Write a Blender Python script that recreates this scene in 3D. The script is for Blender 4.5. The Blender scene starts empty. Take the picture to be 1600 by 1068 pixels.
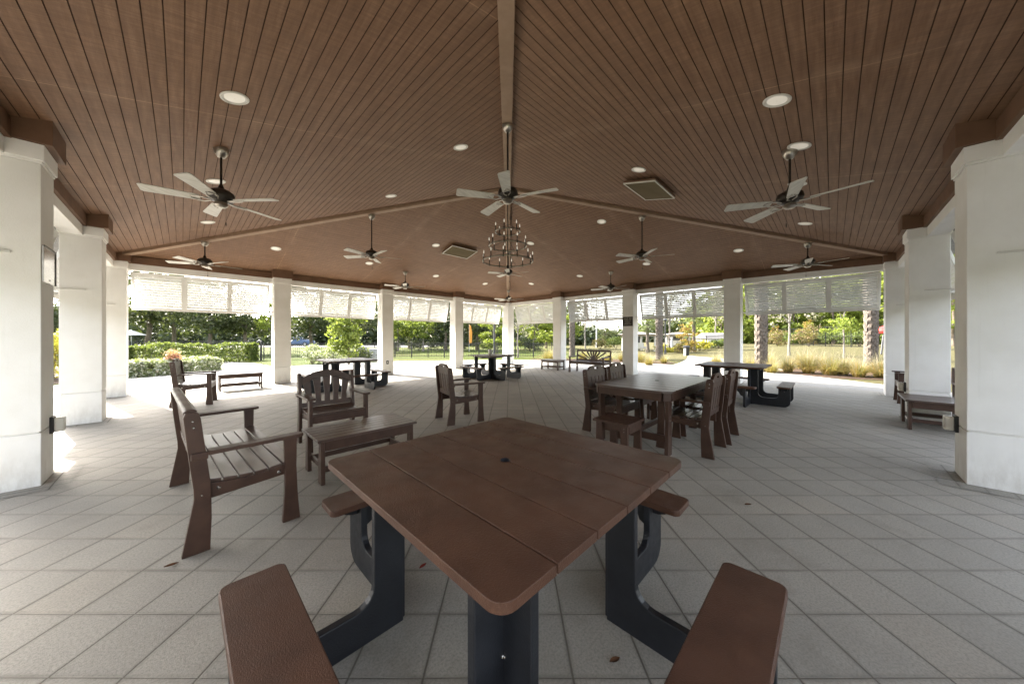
import bpy, bmesh, math, random
import numpy as np
from mathutils import Vector, Matrix
R = math.radians
PI = math.pi
sc = bpy.context.scene
col = sc.collection

# ------------------------------------------------------------------ camera, sky, sun, exposure
CAMX, CAMY, CAMZ, HEAD = 1.1094, 1.0844, 1.35, 44.765
cd = bpy.data.cameras.new('camera'); cam = bpy.data.objects.new('camera', cd); col.objects.link(cam)
cam.location = (CAMX, CAMY, CAMZ); cam.rotation_euler = (R(90), 0, R(HEAD - 90))
cd.sensor_width = 36; cd.lens = 11.428; cd.shift_x = 0.0021; cd.shift_y = -0.00425
cd.clip_start = 0.05; cd.clip_end = 1000
sc.camera = cam
TOSUN = Vector((-0.31, 1.29, 1.0)).normalized()
w = bpy.data.worlds.new('World'); sc.world = w; w.use_nodes = True
wn = w.node_tree.nodes; wl = w.node_tree.links; wn.clear()
sky = wn.new('ShaderNodeTexSky'); sky.sky_type = 'NISHITA'; sky.sun_disc = False
sky.sun_elevation = math.asin(TOSUN.z); sky.sun_rotation = math.atan2(TOSUN.x, TOSUN.y)
sky.air_density = 0.9; sky.dust_density = 1.6; sky.ozone_density = 0.3
bg = wn.new('ShaderNodeBackground'); bg.inputs[1].default_value = 0.15
wo = wn.new('ShaderNodeOutputWorld'); sky_grey = wn.new('ShaderNodeRGBToBW'); wl.new(sky.outputs[0], sky_grey.inputs[0])          # sky whitened like thin cloud and tinted warm, to warm the light inside
tint = wn.new('ShaderNodeMix'); tint.data_type = 'RGBA'; tint.blend_type = 'MULTIPLY'; tint.inputs[0].default_value = 1.0
wl.new(sky_grey.outputs[0], tint.inputs[6]); tint.inputs[7].default_value = (1.07, 1.0, 0.88, 1)
warm_sky = wn.new('ShaderNodeMix'); warm_sky.data_type = 'RGBA'; warm_sky.inputs[0].default_value = 0.60
wl.new(sky.outputs[0], warm_sky.inputs[6]); wl.new(tint.outputs[2], warm_sky.inputs[7])
wl.new(warm_sky.outputs[2], bg.inputs[0]); wl.new(bg.outputs[0], wo.inputs[0])
sl = bpy.data.lights.new('sun', 'SUN'); sl.energy = 2.7; sl.angle = R(0.5); sl.color = (1.0, 0.94, 0.85)
so = bpy.data.objects.new('sun', sl); col.objects.link(so)
so.rotation_euler = TOSUN.to_track_quat('Z', 'Y').to_euler(); so.location = (0, 30, 30)
sc.view_settings.view_transform = 'Standard'; sc.view_settings.look = 'None'
sc.view_settings.gamma = 1.0; sc.view_settings.exposure = 3.25
sc.cycles.max_bounces = 10; sc.cycles.diffuse_bounces = 6; sc.cycles.transparent_max_bounces = 8
sc.cycles.use_denoising = True
sc.cycles.sample_clamp_indirect = 6.0

# ------------------------------------------------------------------ helpers
B = 3.2022; L = 4 * B; CC = 0.206            # bay, side of the square, half column
ZE, SL_ = 3.265, 0.2408                      # ceiling height on the column line, ceiling slope
def zc(x, y): return ZE + SL_ * min(x, y, L - x, L - y)
_h = R(HEAD)
EX = (math.sin(_h), -math.cos(_h)); FW = (math.cos(_h), math.sin(_h))
def site(e, n):
    """ground point e metres to the right and n metres ahead along the pavilion's diagonal"""
    return (CAMX + EX[0] * e + FW[0] * n, CAMY + EX[1] * e + FW[1] * n)

class MB:
    def __init__(s): s.v = []; s.f = []
    def add(s, vs, fs, M=None):
        o = len(s.v)
        for p in vs:
            p = Vector(p)
            s.v.append(tuple(M @ p) if M is not None else tuple(p))
        for f in fs: s.f.append([i + o for i in f])
        return s
    def box(s, x0, x1, y0, y1, z0, z1, M=None):
        return s.add([(x0,y0,z0),(x1,y0,z0),(x1,y1,z0),(x0,y1,z0),(x0,y0,z1),(x1,y0,z1),(x1,y1,z1),(x0,y1,z1)],
                     [(3,2,1,0),(4,5,6,7),(0,1,5,4),(1,2,6,5),(2,3,7,6),(3,0,4,7)], M)
    def prism(s, prof, t0, t1, axis='y', M=None):
        """closed profile extruded along an axis: 'y' profile is (x,z), 'x' profile is (y,z), 'z' profile is (x,y)"""
        n = len(prof)
        def p3(p, t):
            if axis == 'y': return (p[0], t, p[1])
            if axis == 'x': return (t, p[0], p[1])
            return (p[0], p[1], t)
        vs = [p3(p, t0) for p in prof] + [p3(p, t1) for p in prof]
        fs = [list(range(n))[::-1], list(range(n, 2*n))]
        for i in range(n):
            j = (i + 1) % n; fs.append([i, j, n + j, n + i])
        return s.add(vs, fs, M)
    def bar(s, p0, p1, wd, ht):
        p0, p1 = Vector(p0), Vector(p1); d = p1 - p0; ln = d.length; d.normalize()
        up = Vector((0, 0, 1)) if abs(d.z) < 0.95 else Vector((1, 0, 0))
        sx = d.cross(up).normalized(); uz = sx.cross(d).normalized()
        M = Matrix(((d.x, sx.x, uz.x, p0.x), (d.y, sx.y, uz.y, p0.y), (d.z, sx.z, uz.z, p0.z), (0,0,0,1)))
        return s.box(0, ln, -wd/2, wd/2, -ht/2, ht/2, M)
    def lathe(s, prof, n=20, c=(0,0), M=None, cap=True):
        vs = []; fs = []
        for r, z in prof:
            for k in range(n):
                a = 2*PI*k/n; vs.append((c[0] + r*math.cos(a), c[1] + r*math.sin(a), z))
        m = len(prof)
        for i in range(m-1):
            for k in range(n):
                k2 = (k+1) % n; fs.append([i*n+k, i*n+k2, (i+1)*n+k2, (i+1)*n+k])
        if cap:
            fs.append(list(range(n))[::-1]); fs.append([(m-1)*n + k for k in range(n)])
        return s.add(vs, fs, M)
    def tube(s, pts, rad, n=8, cap=True):
        pts = [Vector(p) for p in pts]
        rs = rad if isinstance(rad, (list, tuple)) else [rad]*len(pts)
        vs = []; fs = []
        for i, p in enumerate(pts):
            d = (pts[min(i+1, len(pts)-1)] - pts[max(i-1, 0)]).normalized()
            up = Vector((0,0,1)) if abs(d.z) < 0.9 else Vector((1,0,0))
            a = d.cross(up).normalized(); b_ = a.cross(d).normalized()
            for k in range(n):
                t = 2*PI*k/n; vs.append(p + rs[i]*(math.cos(t)*a + math.sin(t)*b_))
        for i in range(len(pts)-1):
            for k in range(n):
                k2 = (k+1) % n; fs.append([i*n+k, i*n+k2, (i+1)*n+k2, (i+1)*n+k])
        if cap:
            fs.append(list(range(n))[::-1]); fs.append([(len(pts)-1)*n+k for k in range(n)])
        return s.add(vs, fs)
    def torus(s, r, t, z, n=48, m=8, flat=1.0):
        vs = []; fs = []
        for i in range(n):
            a = 2*PI*i/n
            for j in range(m):
                b_ = 2*PI*j/m; rr = r + t*math.cos(b_)
                vs.append((rr*math.cos(a), rr*math.sin(a), z + t*flat*math.sin(b_)))
        for i in range(n):
            for j in range(m):
                i2 = (i+1) % n; j2 = (j+1) % m
                fs.append([i*m+j, i2*m+j, i2*m+j2, i*m+j2])
        return s.add(vs, fs)
    def build(s, name, mat, parent=None, bevel=0, smooth=False, seg=2):
        me = bpy.data.meshes.new(name)
        me.from_pydata([tuple(v) for v in s.v], [], s.f)
        bm = bmesh.new(); bm.from_mesh(me); bmesh.ops.recalc_face_normals(bm, faces=bm.faces); bm.to_mesh(me); bm.free()
        me.materials.append(mat)
        o = bpy.data.objects.new(name, me); col.objects.link(o)
        if parent is not None: o.parent = parent
        if bevel:
            b_ = o.modifiers.new('bevel', 'BEVEL'); b_.width = bevel; b_.segments = seg; b_.limit_method = 'ANGLE'; b_.angle_limit = R(40)
        if smooth:
            me.polygons.foreach_set('use_smooth', [True]*len(me.polygons))
            try: me.set_sharp_from_angle(angle=R(42))
            except Exception: pass
        return o

def tag(o, label=None, cat=None, group=None, kind=None):
    if label: o['label'] = label
    if cat: o['category'] = cat
    if group: o['group'] = group
    if kind: o['kind'] = kind
    return o
def thing(name, label, cat, loc=(0,0,0), rz=0.0, group=None):
    o = bpy.data.objects.new(name, None); o.empty_display_size = 0.1; col.objects.link(o)
    o.location = loc; o.rotation_euler = (0, 0, rz)
    return tag(o, label, cat, group)
def dup(src, label=None, loc=None, rz=None, group=None, scale=None, parent=None):
    kids = [c for c in bpy.data.objects if c.parent == src]
    o = src.copy(); col.objects.link(o)
    if parent is not None: o.parent = parent
    for ch in kids: dup(ch, parent=o)
    if label: o['label'] = label
    if loc is not None: o.location = loc
    if rz is not None: o.rotation_euler = (0, 0, rz)
    if group: o['group'] = group
    if scale is not None: o.scale = scale if hasattr(scale, '__len__') else (scale,)*3
    return o

# ------------------------------------------------------------------ materials
def nodes_of(name):
    m = bpy.data.materials.new(name); m.use_nodes = True
    nt = m.node_tree
    return m, nt.nodes, nt.links, nt.nodes['Principled BSDF']
def mixc(N, K, fac, a, b, mode='MIX'):
    x = N.new('ShaderNodeMix'); x.data_type = 'RGBA'; x.blend_type = mode
    for sock, val in ((0, fac), (6, a), (7, b)):
        if isinstance(val, bpy.types.NodeSocket): K.new(val, x.inputs[sock])
        elif sock == 0: x.inputs[0].default_value = val
        else: x.inputs[sock].default_value = (*val, 1)
    return x.outputs[2]
def noise(N, K, vec, scale, detail=4, rough=0.55):
    n = N.new('ShaderNodeTexNoise'); n.inputs['Scale'].default_value = scale
    n.inputs['Detail'].default_value = detail; n.inputs['Roughness'].default_value = rough
    if vec is not None: K.new(vec, n.inputs['Vector'])
    return n.outputs['Fac']
def ramp(N, K, fac, stops):
    r = N.new('ShaderNodeValToRGB'); K.new(fac, r.inputs[0])
    while len(r.color_ramp.elements) < len(stops): r.color_ramp.elements.new(0.5)
    for e, (p, c) in zip(r.color_ramp.elements, stops):
        e.position = p; e.color = (*c, 1) if len(c) == 3 else c
    return r.outputs[0]
def bumpn(N, K, h, strength, dist=0.01):
    b_ = N.new('ShaderNodeBump'); b_.inputs['Strength'].default_value = strength; b_.inputs['Distance'].default_value = dist
    K.new(h, b_.inputs['Height']); return b_.outputs[0]
def coords(N, kind='Object'): return N.new('ShaderNodeTexCoord').outputs[kind]
def mapped(N, K, vec, scale=(1,1,1), rot=(0,0,0), loc=(0,0,0)):
    m = N.new('ShaderNodeMapping'); K.new(vec, m.inputs[0])
    m.inputs['Location'].default_value = loc; m.inputs['Rotation'].default_value = rot; m.inputs['Scale'].default_value = scale
    return m.outputs[0]
def simple(name, c1, c2, scale=6, rough=0.5, bscale=60, bstr=0.15, spec=0.5, metal=0.0, r2=None, stretch=(1,1,1)):
    m, N, K, P = nodes_of(name)
    co = mapped(N, K, coords(N), stretch)
    f = noise(N, K, co, scale)
    K.new(ramp(N, K, f, [(0.35, c1), (0.65, c2)]), P.inputs['Base Color'])
    P.inputs['Roughness'].default_value = rough; P.inputs['Metallic'].default_value = metal
    P.inputs['Specular IOR Level'].default_value = spec
    if r2 is not None:
        g = noise(N, K, co, scale*2.3)
        K.new(ramp(N, K, g, [(0.3, (rough,)*3), (0.7, (r2,)*3)]), P.inputs['Roughness'])
    if bstr: K.new(bumpn(N, K, noise(N, K, co, bscale, 3), bstr, 0.003), P.inputs['Normal'])
    return m
def leafy(name, cols, rough=0.55, trans=0.35, tf=0.5):
    m, N, K, P = nodes_of(name)
    g = N.new('ShaderNodeNewGeometry')
    st = [(i/(len(cols)-1), c) for i, c in enumerate(cols)]
    c = ramp(N, K, g.outputs['Random Per Island'], st)
    K.new(c, P.inputs['Base Color']); P.inputs['Roughness'].default_value = rough; P.inputs['Specular IOR Level'].default_value = 0.35
    t = N.new('ShaderNodeBsdfTranslucent'); K.new(mixc(N, K, tf, c, (0.35, 0.42, 0.06), 'MIX'), t.inputs[0])
    ms = N.new('ShaderNodeMixShader'); ms.inputs[0].default_value = trans
    K.new(P.outputs[0], ms.inputs[1]); K.new(t.outputs[0], ms.inputs[2])
    K.new(ms.outputs[0], N['Material Output'].inputs[0])
    return m

M = {}
M['stucco'] = simple('white_stucco', (0.78,0.77,0.735), (0.85,0.84,0.81), 3, 0.75, 180, 0.25, 0.3)
def stucco_mat():
    m, N, K, P = nodes_of('white_stucco_column'); co = coords(N)
    c = ramp(N, K, noise(N, K, co, 2.2, 5, 0.6), [(0.35, (0.79,0.78,0.745)), (0.65, (0.85,0.845,0.82))])
    sz = N.new('ShaderNodeSeparateXYZ'); K.new(co, sz.inputs[0])
    mr = N.new('ShaderNodeMapRange'); K.new(sz.outputs[2], mr.inputs[0]); mr.inputs[1].default_value = 0.0; mr.inputs[2].default_value = 0.38; mr.inputs[3].default_value = 1.0; mr.inputs[4].default_value = 0.0
    ns = ramp(N, K, noise(N, K, mapped(N, K, co, (5, 5, 1.6)), 2.0, 6, 0.7), [(0.40, (0,0,0)), (0.72, (0.55,)*3)])
    mu = N.new('ShaderNodeMath'); mu.operation = 'MULTIPLY'; K.new(mr.outputs[0], mu.inputs[0]); K.new(ns, mu.inputs[1])
    c = mixc(N, K, mu.outputs[0], c, (0.36,0.32,0.26))                         # splash dirt near the ground
    sk = ramp(N, K, noise(N, K, mapped(N, K, co, (16, 16, 0.8)), 1.5, 4, 0.6), [(0.60, (0,0,0)), (0.78, (0.12,)*3)])
    c = mixc(N, K, sk, c, (0.50,0.47,0.41))                                    # faint run marks
    K.new(c, P.inputs['Base Color']); P.inputs['Roughness'].default_value = 0.78; P.inputs['Specular IOR Level'].default_value = 0.3
    K.new(bumpn(N, K, noise(N, K, co, 110, 4, 0.7), 0.35, 0.004), P.inputs['Normal'])
    return m
M['column'] = stucco_mat()
M['trim'] = simple('white_paint', (0.62,0.61,0.58), (0.68,0.67,0.64), 5, 0.5, 90, 0.08, 0.4)
M['louver'] = simple('white_louver_paint', (0.66,0.665,0.65), (0.72,0.725,0.71), 5, 0.45, 90, 0.05, 0.4)
M['hdpe'] = simple('brown_plastic_lumber', (0.048,0.024,0.0155), (0.066,0.034,0.022), 9, 0.38, 140, 0.16, 0.38, r2=0.50)
M['seat'] = simple('worn_glossy_plastic_slats', (0.048,0.024,0.0155), (0.066,0.034,0.022), 9, 0.33, 60, 0.0, 0.85)
M['hdpe_top'] = simple('brown_textured_plastic', (0.060,0.0265,0.0155), (0.086,0.039,0.0225), 5, 0.40, 210, 0.7, 0.35, r2=0.55)
M['hdpe_dark'] = simple('black_plastic_lumber', (0.0075,0.0085,0.0115), (0.012,0.0135,0.0175), 9, 0.42, 140, 0.3, 0.5, r2=0.55)
M['steel'] = simple('stainless_bolt', (0.55,0.53,0.50), (0.65,0.63,0.60), 20, 0.25, 80, 0.0, 0.5, 1.0)
M['bronze'] = simple('dark_bronze_metal', (0.035,0.030,0.026), (0.055,0.048,0.040), 12, 0.35, 80, 0.05, 0.5, 0.6)
M['nickel'] = simple('brushed_metal', (0.34,0.31,0.27), (0.42,0.39,0.34), 12, 0.3, 80, 0.05, 0.5, 0.9)
M['blade'] = simple('weathered_fan_blade', (0.50,0.48,0.42), (0.62,0.60,0.54), 6, 0.45, 60, 0.1, 0.4, stretch=(1,6,1))
M['blackmetal'] = simple('black_metal', (0.012,0.012,0.013), (0.02,0.02,0.021), 12, 0.4, 80, 0.05, 0.5)
M['fascia'] = simple('brown_timber', (0.135,0.074,0.043), (0.175,0.098,0.058), 4, 0.6, 90, 0.3, 0.3, stretch=(1,1,1))
M['hip'] = simple('hip_timber', (0.25,0.165,0.105), (0.31,0.21,0.14), 5, 0.6, 60, 0.3, 0.3)
M['panel_cloth'] = simple('olive_panel_cloth', (0.125,0.100,0.055), (0.145,0.115,0.065), 4, 0.9, 300, 0.2, 0.2)
M['cream'] = simple('cream_plastic', (0.62,0.60,0.54), (0.68,0.66,0.60), 8, 0.4, 60, 0.0, 0.5)
M['mulch'] = simple('brown_mulch', (0.040,0.026,0.018), (0.085,0.058,0.042), 14, 0.95, 40, 1.0, 0.1)
M['bark'] = simple('grey_brown_bark', (0.10,0.08,0.062), (0.20,0.165,0.13), 6, 0.9, 30, 0.9, 0.15, stretch=(3,3,0.5))
M['palebark'] = simple('pale_bark', (0.16,0.14,0.12), (0.26,0.235,0.205), 6, 0.85, 30, 0.8, 0.15, stretch=(2,2,0.6))
M['palmbark'] = simple('grey_palm_boots', (0.075,0.061,0.050), (0.16,0.138,0.118), 14, 0.9, 25, 1.0, 0.15)
M['grey_box'] = simple('grey_enclosure_paint', (0.30,0.32,0.31), (0.36,0.37,0.36), 6, 0.5, 60, 0.05, 0.4)
M['tan_wall'] = simple('tan_rendered_wall', (0.28,0.25,0.21), (0.34,0.31,0.26), 3, 0.8, 60, 0.2, 0.3)
M['roof_grey'] = simple('grey_shingle', (0.16,0.155,0.15), (0.23,0.22,0.21), 9, 0.9, 40, 0.6, 0.2)
M['screen'] = simple('dark_insect_screen', (0.05,0.05,0.05), (0.08,0.08,0.08), 9, 0.7, 40, 0.1, 0.2)
M['glass'] = simple('dark_car_glass', (0.02,0.025,0.03), (0.03,0.035,0.04), 9, 0.08, 40, 0.0, 0.6)
M['bluecar'] = simple('blue_car_paint', (0.03,0.07,0.16), (0.04,0.085,0.19), 3, 0.25, 40, 0.0, 0.6)
M['silver'] = simple('silver_car_paint', (0.42,0.43,0.45), (0.47,0.48,0.50), 3, 0.28, 40, 0.0, 0.6)
M['rubber'] = simple('tyre_rubber', (0.015,0.015,0.015), (0.025,0.025,0.025), 9, 0.8, 60, 0.1, 0.2)
M['red'] = simple('red_play_plastic', (0.40,0.03,0.025), (0.47,0.045,0.035), 5, 0.4, 60, 0.0, 0.5)
M['orange'] = simple('orange_banner_cloth', (0.62,0.26,0.05), (0.72,0.33,0.07), 5, 0.7, 60, 0.0, 0.3)
M['deadleaf'] = simple('dry_leaf', (0.07,0.035,0.015), (0.14,0.06,0.03), 30, 0.8, 60, 0.2, 0.2)
M['redleaf'] = simple('red_leaf', (0.17,0.018,0.014), (0.25,0.035,0.02), 30, 0.7, 60, 0.2, 0.2)
M['sign'] = simple('dark_sign_face', (0.030,0.022,0.014), (0.042,0.032,0.022), 8, 0.45, 60, 0.0, 0.4)
M['letter'] = simple('pale_lettering', (0.34,0.31,0.25), (0.42,0.39,0.32), 8, 0.6, 60, 0.0, 0.3)
M['plaque'] = simple('brushed_steel_plaque', (0.42,0.40,0.38), (0.55,0.53,0.50), 3, 0.22, 120, 0.04, 0.5, 0.85, stretch=(1,1,8))
M['terracotta'] = simple('clay_pot', (0.36,0.16,0.09), (0.44,0.21,0.12), 8, 0.8, 60, 0.2, 0.2)

def lamp_mat(name, c, e):
    m, N, K, P = nodes_of(name)
    P.inputs['Base Color'].default_value = (*c, 1); P.inputs['Roughness'].default_value = 0.4
    P.inputs['Emission Color'].default_value = (1.0, 0.90, 0.74, 1); P.inputs['Emission Strength'].default_value = e
    return m
M['lens'] = lamp_mat('lit_downlight_lens', (0.75,0.72,0.65), 0.03)
M['bulb'] = lamp_mat('candle_bulb_glass', (0.8,0.77,0.70), 0.05)

def ceiling_mat():
    m, N, K, P = nodes_of('stained_plank_ceiling')
    co = coords(N)
    a = noise(N, K, mapped(N, K, co, (1.1, 11, 1)), 2.2, 6, 0.6)     # brushed stain streaks across the boards
    b_ = noise(N, K, mapped(N, K, co, (0.5, 0.5, 0.5)), 1.1, 3)
    c = noise(N, K, mapped(N, K, co, (14, 45, 1)), 2.5, 5, 0.7)
    base = ramp(N, K, a, [(0.26, (0.150,0.076,0.038)), (0.52, (0.215,0.115,0.061)), (0.78, (0.295,0.170,0.098))])
    base = mixc(N, K, ramp(N, K, b_, [(0.4, (0,0,0)), (0.75, (0.35,)*3)]), base, (0.26,0.158,0.092))
    base = mixc(N, K, ramp(N, K, c, [(0.35, (0.0,)*3), (0.7, (0.30,)*3)]), base, (0.140,0.072,0.040))
    # sheet joints every 2.44 m with a pale line
    sx = N.new('ShaderNodeSeparateXYZ'); K.new(co, sx.inputs[0])
    md = N.new('ShaderNodeMath'); md.operation = 'PINGPONG'; K.new(sx.outputs[0], md.inputs[0]); md.inputs[1].default_value = 1.22
    ls = N.new('ShaderNodeMath'); ls.operation = 'LESS_THAN'; K.new(md.outputs[0], ls.inputs[0]); ls.inputs[1].default_value = 0.006
    dn = noise(N, K, mapped(N, K, co, (1, 1, 1)), 1.7, 3)
    ml = N.new('ShaderNodeMath'); ml.operation = 'MULTIPLY'; K.new(ls.outputs[0], ml.inputs[0]); K.new(ramp(N, K, dn, [(0.42, (0,0,0)), (0.6, (0.55,)*3)]), ml.inputs[1])
    bw = N.new('ShaderNodeMapRange'); K.new(md.outputs[0], bw.inputs[0]); bw.inputs[1].default_value = 0.0; bw.inputs[2].default_value = 0.16; bw.inputs[3].default_value = 1.0; bw.inputs[4].default_value = 0.0
    sheen_band = N.new('ShaderNodeMath'); sheen_band.operation = 'MULTIPLY'; K.new(bw.outputs[0], sheen_band.inputs[0]); K.new(ramp(N, K, noise(N, K, mapped(N, K, co, (0.8, 1.6, 1)), 1.3, 5), [(0.42, (0,0,0)), (0.65, (0.55,)*3)]), sheen_band.inputs[1])
    base = mixc(N, K, sheen_band.outputs[0], base, (0.30,0.19,0.12))  # soft pale bands along the joints, reflected light put into the colour
    xs_ = noise(N, K, mapped(N, K, co, (30, 1.2, 1)), 2.0, 5, 0.7)      # saw marks across the boards
    base = mixc(N, K, ramp(N, K, xs_, [(0.42, (0.42,)*3), (0.62, (0,0,0))]), base, (0.115,0.063,0.036))
    base = mixc(N, K, ml.outputs[0], base, (0.42,0.26,0.15))
    K.new(base, P.inputs['Base Color']); P.inputs['Roughness'].default_value = 0.62; P.inputs['Specular IOR Level'].default_value = 0.35
    K.new(bumpn(N, K, c, 0.35, 0.004), P.inputs['Normal'])
    return m
M['ceiling'] = ceiling_mat()
M['groove'] = simple('dark_groove_stain', (0.060,0.034,0.021), (0.085,0.049,0.031), 5, 0.8, 60, 0.0, 0.1)  # grooves a darker brown than the boards

def paver_mat(name, size, rot, loc, c1, c2, cm, mortar=0.006, var=0.5):
    m, N, K, P = nodes_of(name)
    co = coords(N)
    v = mapped(N, K, co, (1,1,1), (0,0,rot), loc)
    nz = N.new('ShaderNodeTexNoise'); nz.inputs['Scale'].default_value = 1.7; K.new(co, nz.inputs['Vector'])
    vm = N.new('ShaderNodeVectorMath'); vm.operation = 'MULTIPLY_ADD'          # joints wander a little
    K.new(nz.outputs['Color'], vm.inputs[0]); vm.inputs[1].default_value = (0.008, 0.008, 0); K.new(v, vm.inputs[2])
    v = vm.outputs[0]
    sp = N.new('ShaderNodeSeparateXYZ'); K.new(v, sp.inputs[0])
    def mth(op, a, b_=None, c=None):
        x = N.new('ShaderNodeMath'); x.operation = op
        for i, q in enumerate((a, b_, c)):
            if q is None: continue
            if isinstance(q, bpy.types.NodeSocket): K.new(q, x.inputs[i])
            else: x.inputs[i].default_value = q
        return x.outputs[0]
    def line(sock, per, w0, w1):
        d = mth('PINGPONG', sock, per/2)
        r_ = N.new('ShaderNodeMapRange'); K.new(d, r_.inputs[0]); r_.inputs[1].default_value = w0; r_.inputs[2].default_value = w1
        r_.inputs[3].default_value = 1.0; r_.inputs[4].default_value = 0.0; return r_.outputs[0]
    fine = noise(N, K, co, 95, 4, 0.75); mid = noise(N, K, co, 7, 6, 0.72); st = noise(N, K, co, 0.55, 5, 0.6); jn = noise(N, K, co, 3.3, 4, 0.6)
    lx = line(sp.outputs[0], size[0], mortar*0.35, mortar*0.75); ly = line(sp.outputs[1], size[1], mortar*0.22, mortar*0.55)
    edge = mth('MAXIMUM', line(sp.outputs[0], size[0], mortar*0.7, mortar*2.6), line(sp.outputs[1], size[1], mortar*0.5, mortar*2.6))
    fx = mth('FLOOR', mth('DIVIDE', sp.outputs[0], size[0])); fy = mth('FLOOR', mth('DIVIDE', sp.outputs[1], size[1]))
    cb = N.new('ShaderNodeCombineXYZ'); K.new(fx, cb.inputs[0]); K.new(fy, cb.inputs[1])
    wn_ = N.new('ShaderNodeTexWhiteNoise'); wn_.noise_dimensions = '2D'; K.new(cb.outputs[0], wn_.inputs['Vector'])
    c = ramp(N, K, wn_.outputs['Value'], [(0.0, tuple(x*1.0 for x in c1)), (0.4, tuple(0.6*x+0.4*y for x, y in zip(c1, c2))), (0.8, tuple(0.35*x+0.65*y for x, y in zip(c1, c2))), (1.0, tuple((0.25*x+0.75*y)*k for x, y, k in zip(c1, c2, (1.02, 0.985, 0.95))))])
    c = mixc(N, K, ramp(N, K, st, [(0.38, (0.0,)*3), (0.72, (var,)*3)]), c, tuple(x*0.66 for x in c1))
    c = mixc(N, K, ramp(N, K, mid, [(0.38, (0.0,)*3), (0.8, (0.6*var,)*3)]), c, tuple(min(1, x*1.22) for x in c2))
    c = mixc(N, K, ramp(N, K, fine, [(0.36, (0.55,)*3), (0.56, (0.0,)*3)]), c, tuple(x*0.52 for x in c1))
    blot = noise(N, K, co, 1.9, 6, 0.7)
    c = mixc(N, K, ramp(N, K, blot, [(0.56, (0.0,)*3), (0.74, (0.5,)*3)]), c, tuple(x*k for x, k in zip(c1, (0.55, 0.54, 0.52))))
    c = mixc(N, K, mth('MULTIPLY', edge, ramp(N, K, jn, [(0.36, (0.10,)*3), (0.66, (0.75,)*3)])), c, tuple(x*0.52 for x in c1))   # grime along the joints
    c = mixc(N, K, mth('MULTIPLY', ly, 0.55), c, tuple(x*1.35 for x in cm))
    c = mixc(N, K, lx, c, cm)
    K.new(c, P.inputs['Base Color'])
    K.new(ramp(N, K, mid, [(0.3, (0.58,)*3), (0.7, (0.80,)*3)]), P.inputs['Roughness']); P.inputs['Specular IOR Level'].default_value = 0.4
    hgt = mth('MULTIPLY_ADD', mth('MAXIMUM', lx, ly), -1.0, mth('MULTIPLY_ADD', fine, 0.8, mth('MULTIPLY', wn_.outputs['Value'], 0.25)))
    b1 = N.new('ShaderNodeBump'); b1.inputs['Strength'].default_value = 0.6; b1.inputs['Distance'].default_value = 0.004
    K.new(hgt, b1.inputs['Height']); K.new(b1.outputs[0], P.inputs['Normal'])
    return m
_T = 0.298
_rot = R(90 - HEAD)
def _maploc(offx, offy):
    c, s_ = math.cos(_rot), math.sin(_rot)
    return (-(c*CAMX - s_*CAMY) - offx, -(s_*CAMX + c*CAMY) - offy, 0)
_ml = _maploc(-0.042, 1.296)
M['paver'] = paver_mat('square_concrete_pavers', (_T, _T), _rot, (_ml[0] + 40*_T, _ml[1] + 40*_T, 0), (0.305,0.283,0.240), (0.375,0.350,0.300), (0.125,0.110,0.088), 0.0070, 0.7)
M['paver2'] = paver_mat('column_border_pavers', (_T, 0.15), 0, (3.0, 3.03, 0), (0.275,0.258,0.220), (0.335,0.315,0.270), (0.08,0.07,0.055), 0.0075, 0.5)
M['plaza'] = paver_mat('pale_plaza_pavers', (_T, _T), _rot, (_ml[0] + 200*_T, _ml[1] + 200*_T, 0), (0.30,0.285,0.26), (0.35,0.333,0.305), (0.22,0.205,0.185), 0.005, 0.35)

def lawn_mat():
    m, N, K, P = nodes_of('lawn_grass')
    co = coords(N)
    a = noise(N, K, co, 0.12, 4); b_ = noise(N, K, co, 2.5, 5, 0.7); c = noise(N, K, co, 60, 3, 0.8)
    base = ramp(N, K, a, [(0.35, (0.062,0.092,0.017)), (0.52, (0.085,0.105,0.023)), (0.70, (0.125,0.115,0.042))])
    base = mixc(N, K, ramp(N, K, b_, [(0.35, (0,0,0)), (0.7, (0.45,)*3)]), base, (0.105,0.112,0.034))
    base = mixc(N, K, ramp(N, K, c, [(0.35, (0.5,)*3), (0.6, (0,0,0))]), base, (0.026,0.044,0.008))
    # the berm to the right is dormant straw coloured turf
    sx = N.new('ShaderNodeSeparateXYZ'); K.new(co, sx.inputs[0])
    d = N.new('ShaderNodeMath'); d.operation = 'SUBTRACT'; K.new(sx.outputs[0], d.inputs[0]); K.new(sx.outputs[1], d.inputs[1])
    f = N.new('ShaderNodeMapRange'); K.new(d.outputs[0], f.inputs[0]); f.inputs[1].default_value = 4; f.inputs[2].default_value = 16
    dry = ramp(N, K, b_, [(0.3, (0.085,0.080,0.036)), (0.7, (0.125,0.112,0.056))])
    base = mixc(N, K, f.outputs[0], base, dry)
    K.new(base, P.inputs['Base Color']); P.inputs['Roughness'].default_value = 0.9; P.inputs['Specular IOR Level'].default_value = 0.1
    K.new(bumpn(N, K, c, 0.9, 0.05), P.inputs['Normal'])
    return m
M['lawn'] = lawn_mat()

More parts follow.
